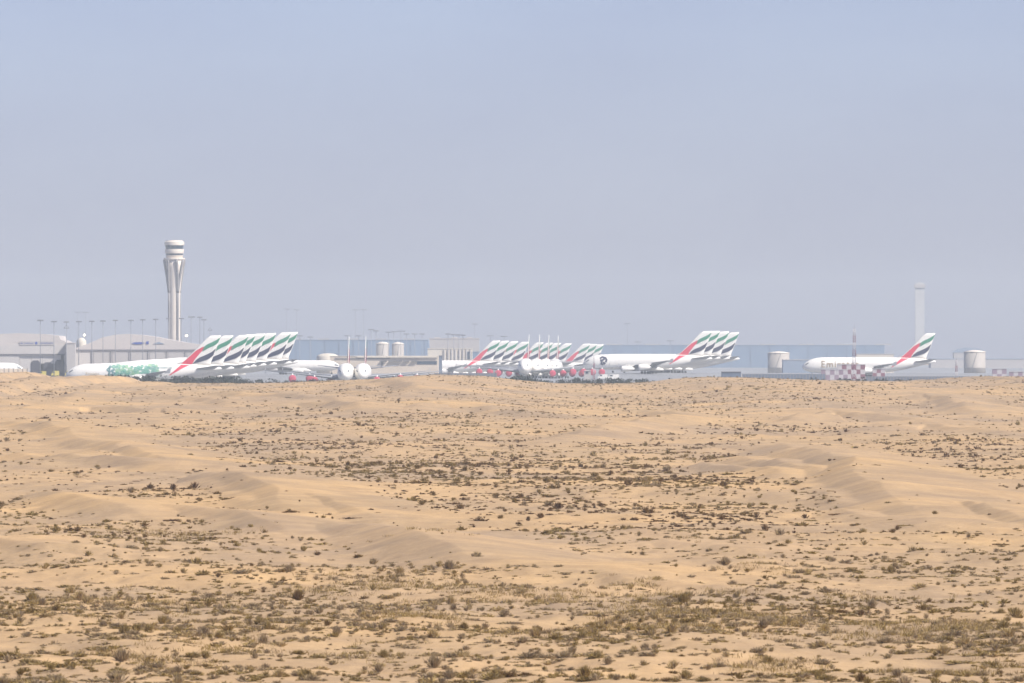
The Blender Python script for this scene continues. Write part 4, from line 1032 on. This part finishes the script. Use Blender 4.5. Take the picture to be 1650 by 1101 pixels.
# the 300 tussocks that show largest, each a thing of its own
SM = {}
BANDS = [(.0, .16, 'dark brown'), (.16, .34, 'brown'), (.34, .52, 'olive'), (.52, .70, 'yellowish'), (.70, .87, 'greyish'), (.87, 1.1, 'straw-coloured')]
KN = {'bush': ('desert_shrub', 'shrub', 'rounded shrub'), 'tuft': ('grass_tussock', 'tussock', 'grass tussock'), 'mat': ('desert_shrub', 'shrub', 'low spreading shrub')}
info = []
for i in big:
    ci_ = next(k for k, (a, b, _) in enumerate(BANDS) if colr[i] < b)
    k = KINDS[typ[i]]; v = int(rng.integers(0, 4))
    pyy = HZ + (H - Zc[i]) * F / Yc[i]
    zone = ('lower left' if px[i] < 412 else 'left of centre' if px[i] < 825 else 'right of centre' if px[i] < 1238 else 'lower right')
    dep = 'at the bottom edge' if pyy > 1040 else 'on the near flat' if pyy > 960 else 'farther up the sand'
    info.append([i, k, ci_, v, zone, dep, pyy])
cells = {}
for e in info: cells.setdefault((e[1], e[2], e[4], e[5]), []).append(e)
RS = random.Random(3)
for key, es in cells.items():
    k, ci_, zone, dep = key; nm, cat, ph = KN[k]; cn = BANDS[ci_][2]
    es.sort(key=lambda e: -size[e[0]] / Yc[e[0]])
    labs = []
    spare = sorted(es[1:], key=lambda e: px[e[0]])
    for n_, e in enumerate(es):
        if len(es) == 1: lab = f'the only {cn} {ph} {dep}, {zone}'
        elif n_ == 0: lab = f'largest {cn} {ph} {dep}, {zone}'
        elif e is spare[0] and len(spare) > 1: lab = f'leftmost smaller {cn} {ph} {dep}, {zone}'
        elif e is spare[-1] and len(spare) > 1: lab = f'rightmost smaller {cn} {ph} {dep}, {zone}'
        elif len(spare) == 1: lab = f'smaller of two {cn} {ph}s {dep}, {zone}'
        elif len(spare) == 3: lab = f'middle smaller {cn} {ph} {dep}, {zone}'
        else: lab = f'one of the smaller middle {cn} {ph}s {dep}, {zone}'
        i = e[0]; mk = (k, ci_, e[3])
        if mk not in SM:
            tri, jit = HI[(k, e[3])]; a, b, _ = BANDS[ci_]; c_ = .5 * (a + min(b, 1))
            SM[mk] = mesh_from(tri, np.clip(jit + c_, 0, 1), nm)
        o = link(nm, SM[mk], None, (Xc[i], Yc[i], Zc[i]), RS.uniform(0, 6.28)); s_ = float(size[i])
        o.scale = (s_ * RS.uniform(.95, 1.3), s_, s_ * RS.uniform(.75, 1.1))
        tag(o, lab, cat, f'{cn} {ph}s on the nearest sand')

# ------------------------------------------------------------------ air, sky, sun, camera
zmin = float(ZZ.min())
hz = MB(); hz.box(-5300, 5300, -500, 14600, zmin - 1.5, 112)
hm = bpy.data.materials.new('dusty_air'); hm.use_nodes = True
nt = hm.node_tree; nt.nodes.remove(nt.nodes['Principled BSDF'])
pv = nt.nodes.new('ShaderNodeVolumePrincipled'); pv.inputs['Density'].default_value = 6.0e-5
pv.inputs['Color'].default_value = (0.93, 0.985, 1.0, 1); pv.inputs['Anisotropy'].default_value = 0.0
nt.links.new(pv.outputs[0], nt.nodes['Material Output'].inputs['Volume'])
o = part('haze', hz, hm); tag(o, kind='stuff')

EL, AZ = math.radians(46), math.radians(124)
sv = Vector((math.cos(EL) * math.sin(AZ), math.cos(EL) * math.cos(AZ), math.sin(EL)))
sun = bpy.data.lights.new('sun', 'SUN'); sun.energy = 5.0; sun.angle = math.radians(0.5); sun.color = (1.0, 0.955, 0.88)
so = bpy.data.objects.new('sun', sun); COL.objects.link(so); so.rotation_euler = (-sv).to_track_quat('-Z', 'Y').to_euler()
wd = bpy.data.worlds.new('World'); SC.world = wd; wd.use_nodes = True
nt = wd.node_tree; bg = nt.nodes['Background']
sk = nt.nodes.new('ShaderNodeTexSky'); sk.sky_type = 'NISHITA'; sk.sun_disc = False
sk.sun_elevation = EL; sk.sun_rotation = AZ; sk.air_density = 0.7; sk.dust_density = 0.6; sk.ozone_density = 8.0; sk.altitude = 0
tint = nt.nodes.new('ShaderNodeMix'); tint.data_type = 'RGBA'; tint.blend_type = 'MULTIPLY'; tint.inputs[0].default_value = 1.0
wn = nt.nodes.new('ShaderNodeTexNoise'); wn.inputs['Scale'].default_value = 26; wn.inputs['Detail'].default_value = 3
wc = nt.nodes.new('ShaderNodeTexCoord'); wm = nt.nodes.new('ShaderNodeMapping'); wm.inputs['Scale'].default_value = (1, 1, 4)
wr = nt.nodes.new('ShaderNodeValToRGB'); wr.color_ramp.elements[0].position = .3; wr.color_ramp.elements[1].position = .7
wr.color_ramp.elements[0].color = (0.965, 0.770, 0.835, 1); wr.color_ramp.elements[1].color = (1.035, 0.830, 0.880, 1)
nt.links.new(wc.outputs['Generated'], wm.inputs[0]); nt.links.new(wm.outputs[0], wn.inputs['Vector']); nt.links.new(wn.outputs['Fac'], wr.inputs['Fac']); nt.links.new(wr.outputs['Color'], tint.inputs[7])          # dust-laden air
nt.links.new(sk.outputs[0], tint.inputs[6]); nt.links.new(tint.outputs[2], bg.inputs['Color']); bg.inputs['Strength'].default_value = 0.102
cam = bpy.data.cameras.new('camera'); cam.lens = 400; cam.sensor_width = 36; cam.clip_start = 1; cam.clip_end = 60000
cam.dof.use_dof = True; cam.dof.focus_distance = 3200; cam.dof.aperture_fstop = 6.3
co = bpy.data.objects.new('camera', cam); COL.objects.link(co); co.location = (0, 0, H)
co.rotation_euler = (math.radians(90) + math.atan((HZ - 550.5) / F), 0, 0)
SC.camera = co
SC.view_settings.view_transform = 'Standard'; SC.view_settings.look = 'None'; SC.view_settings.exposure = 0.55; SC.view_settings.gamma = 1
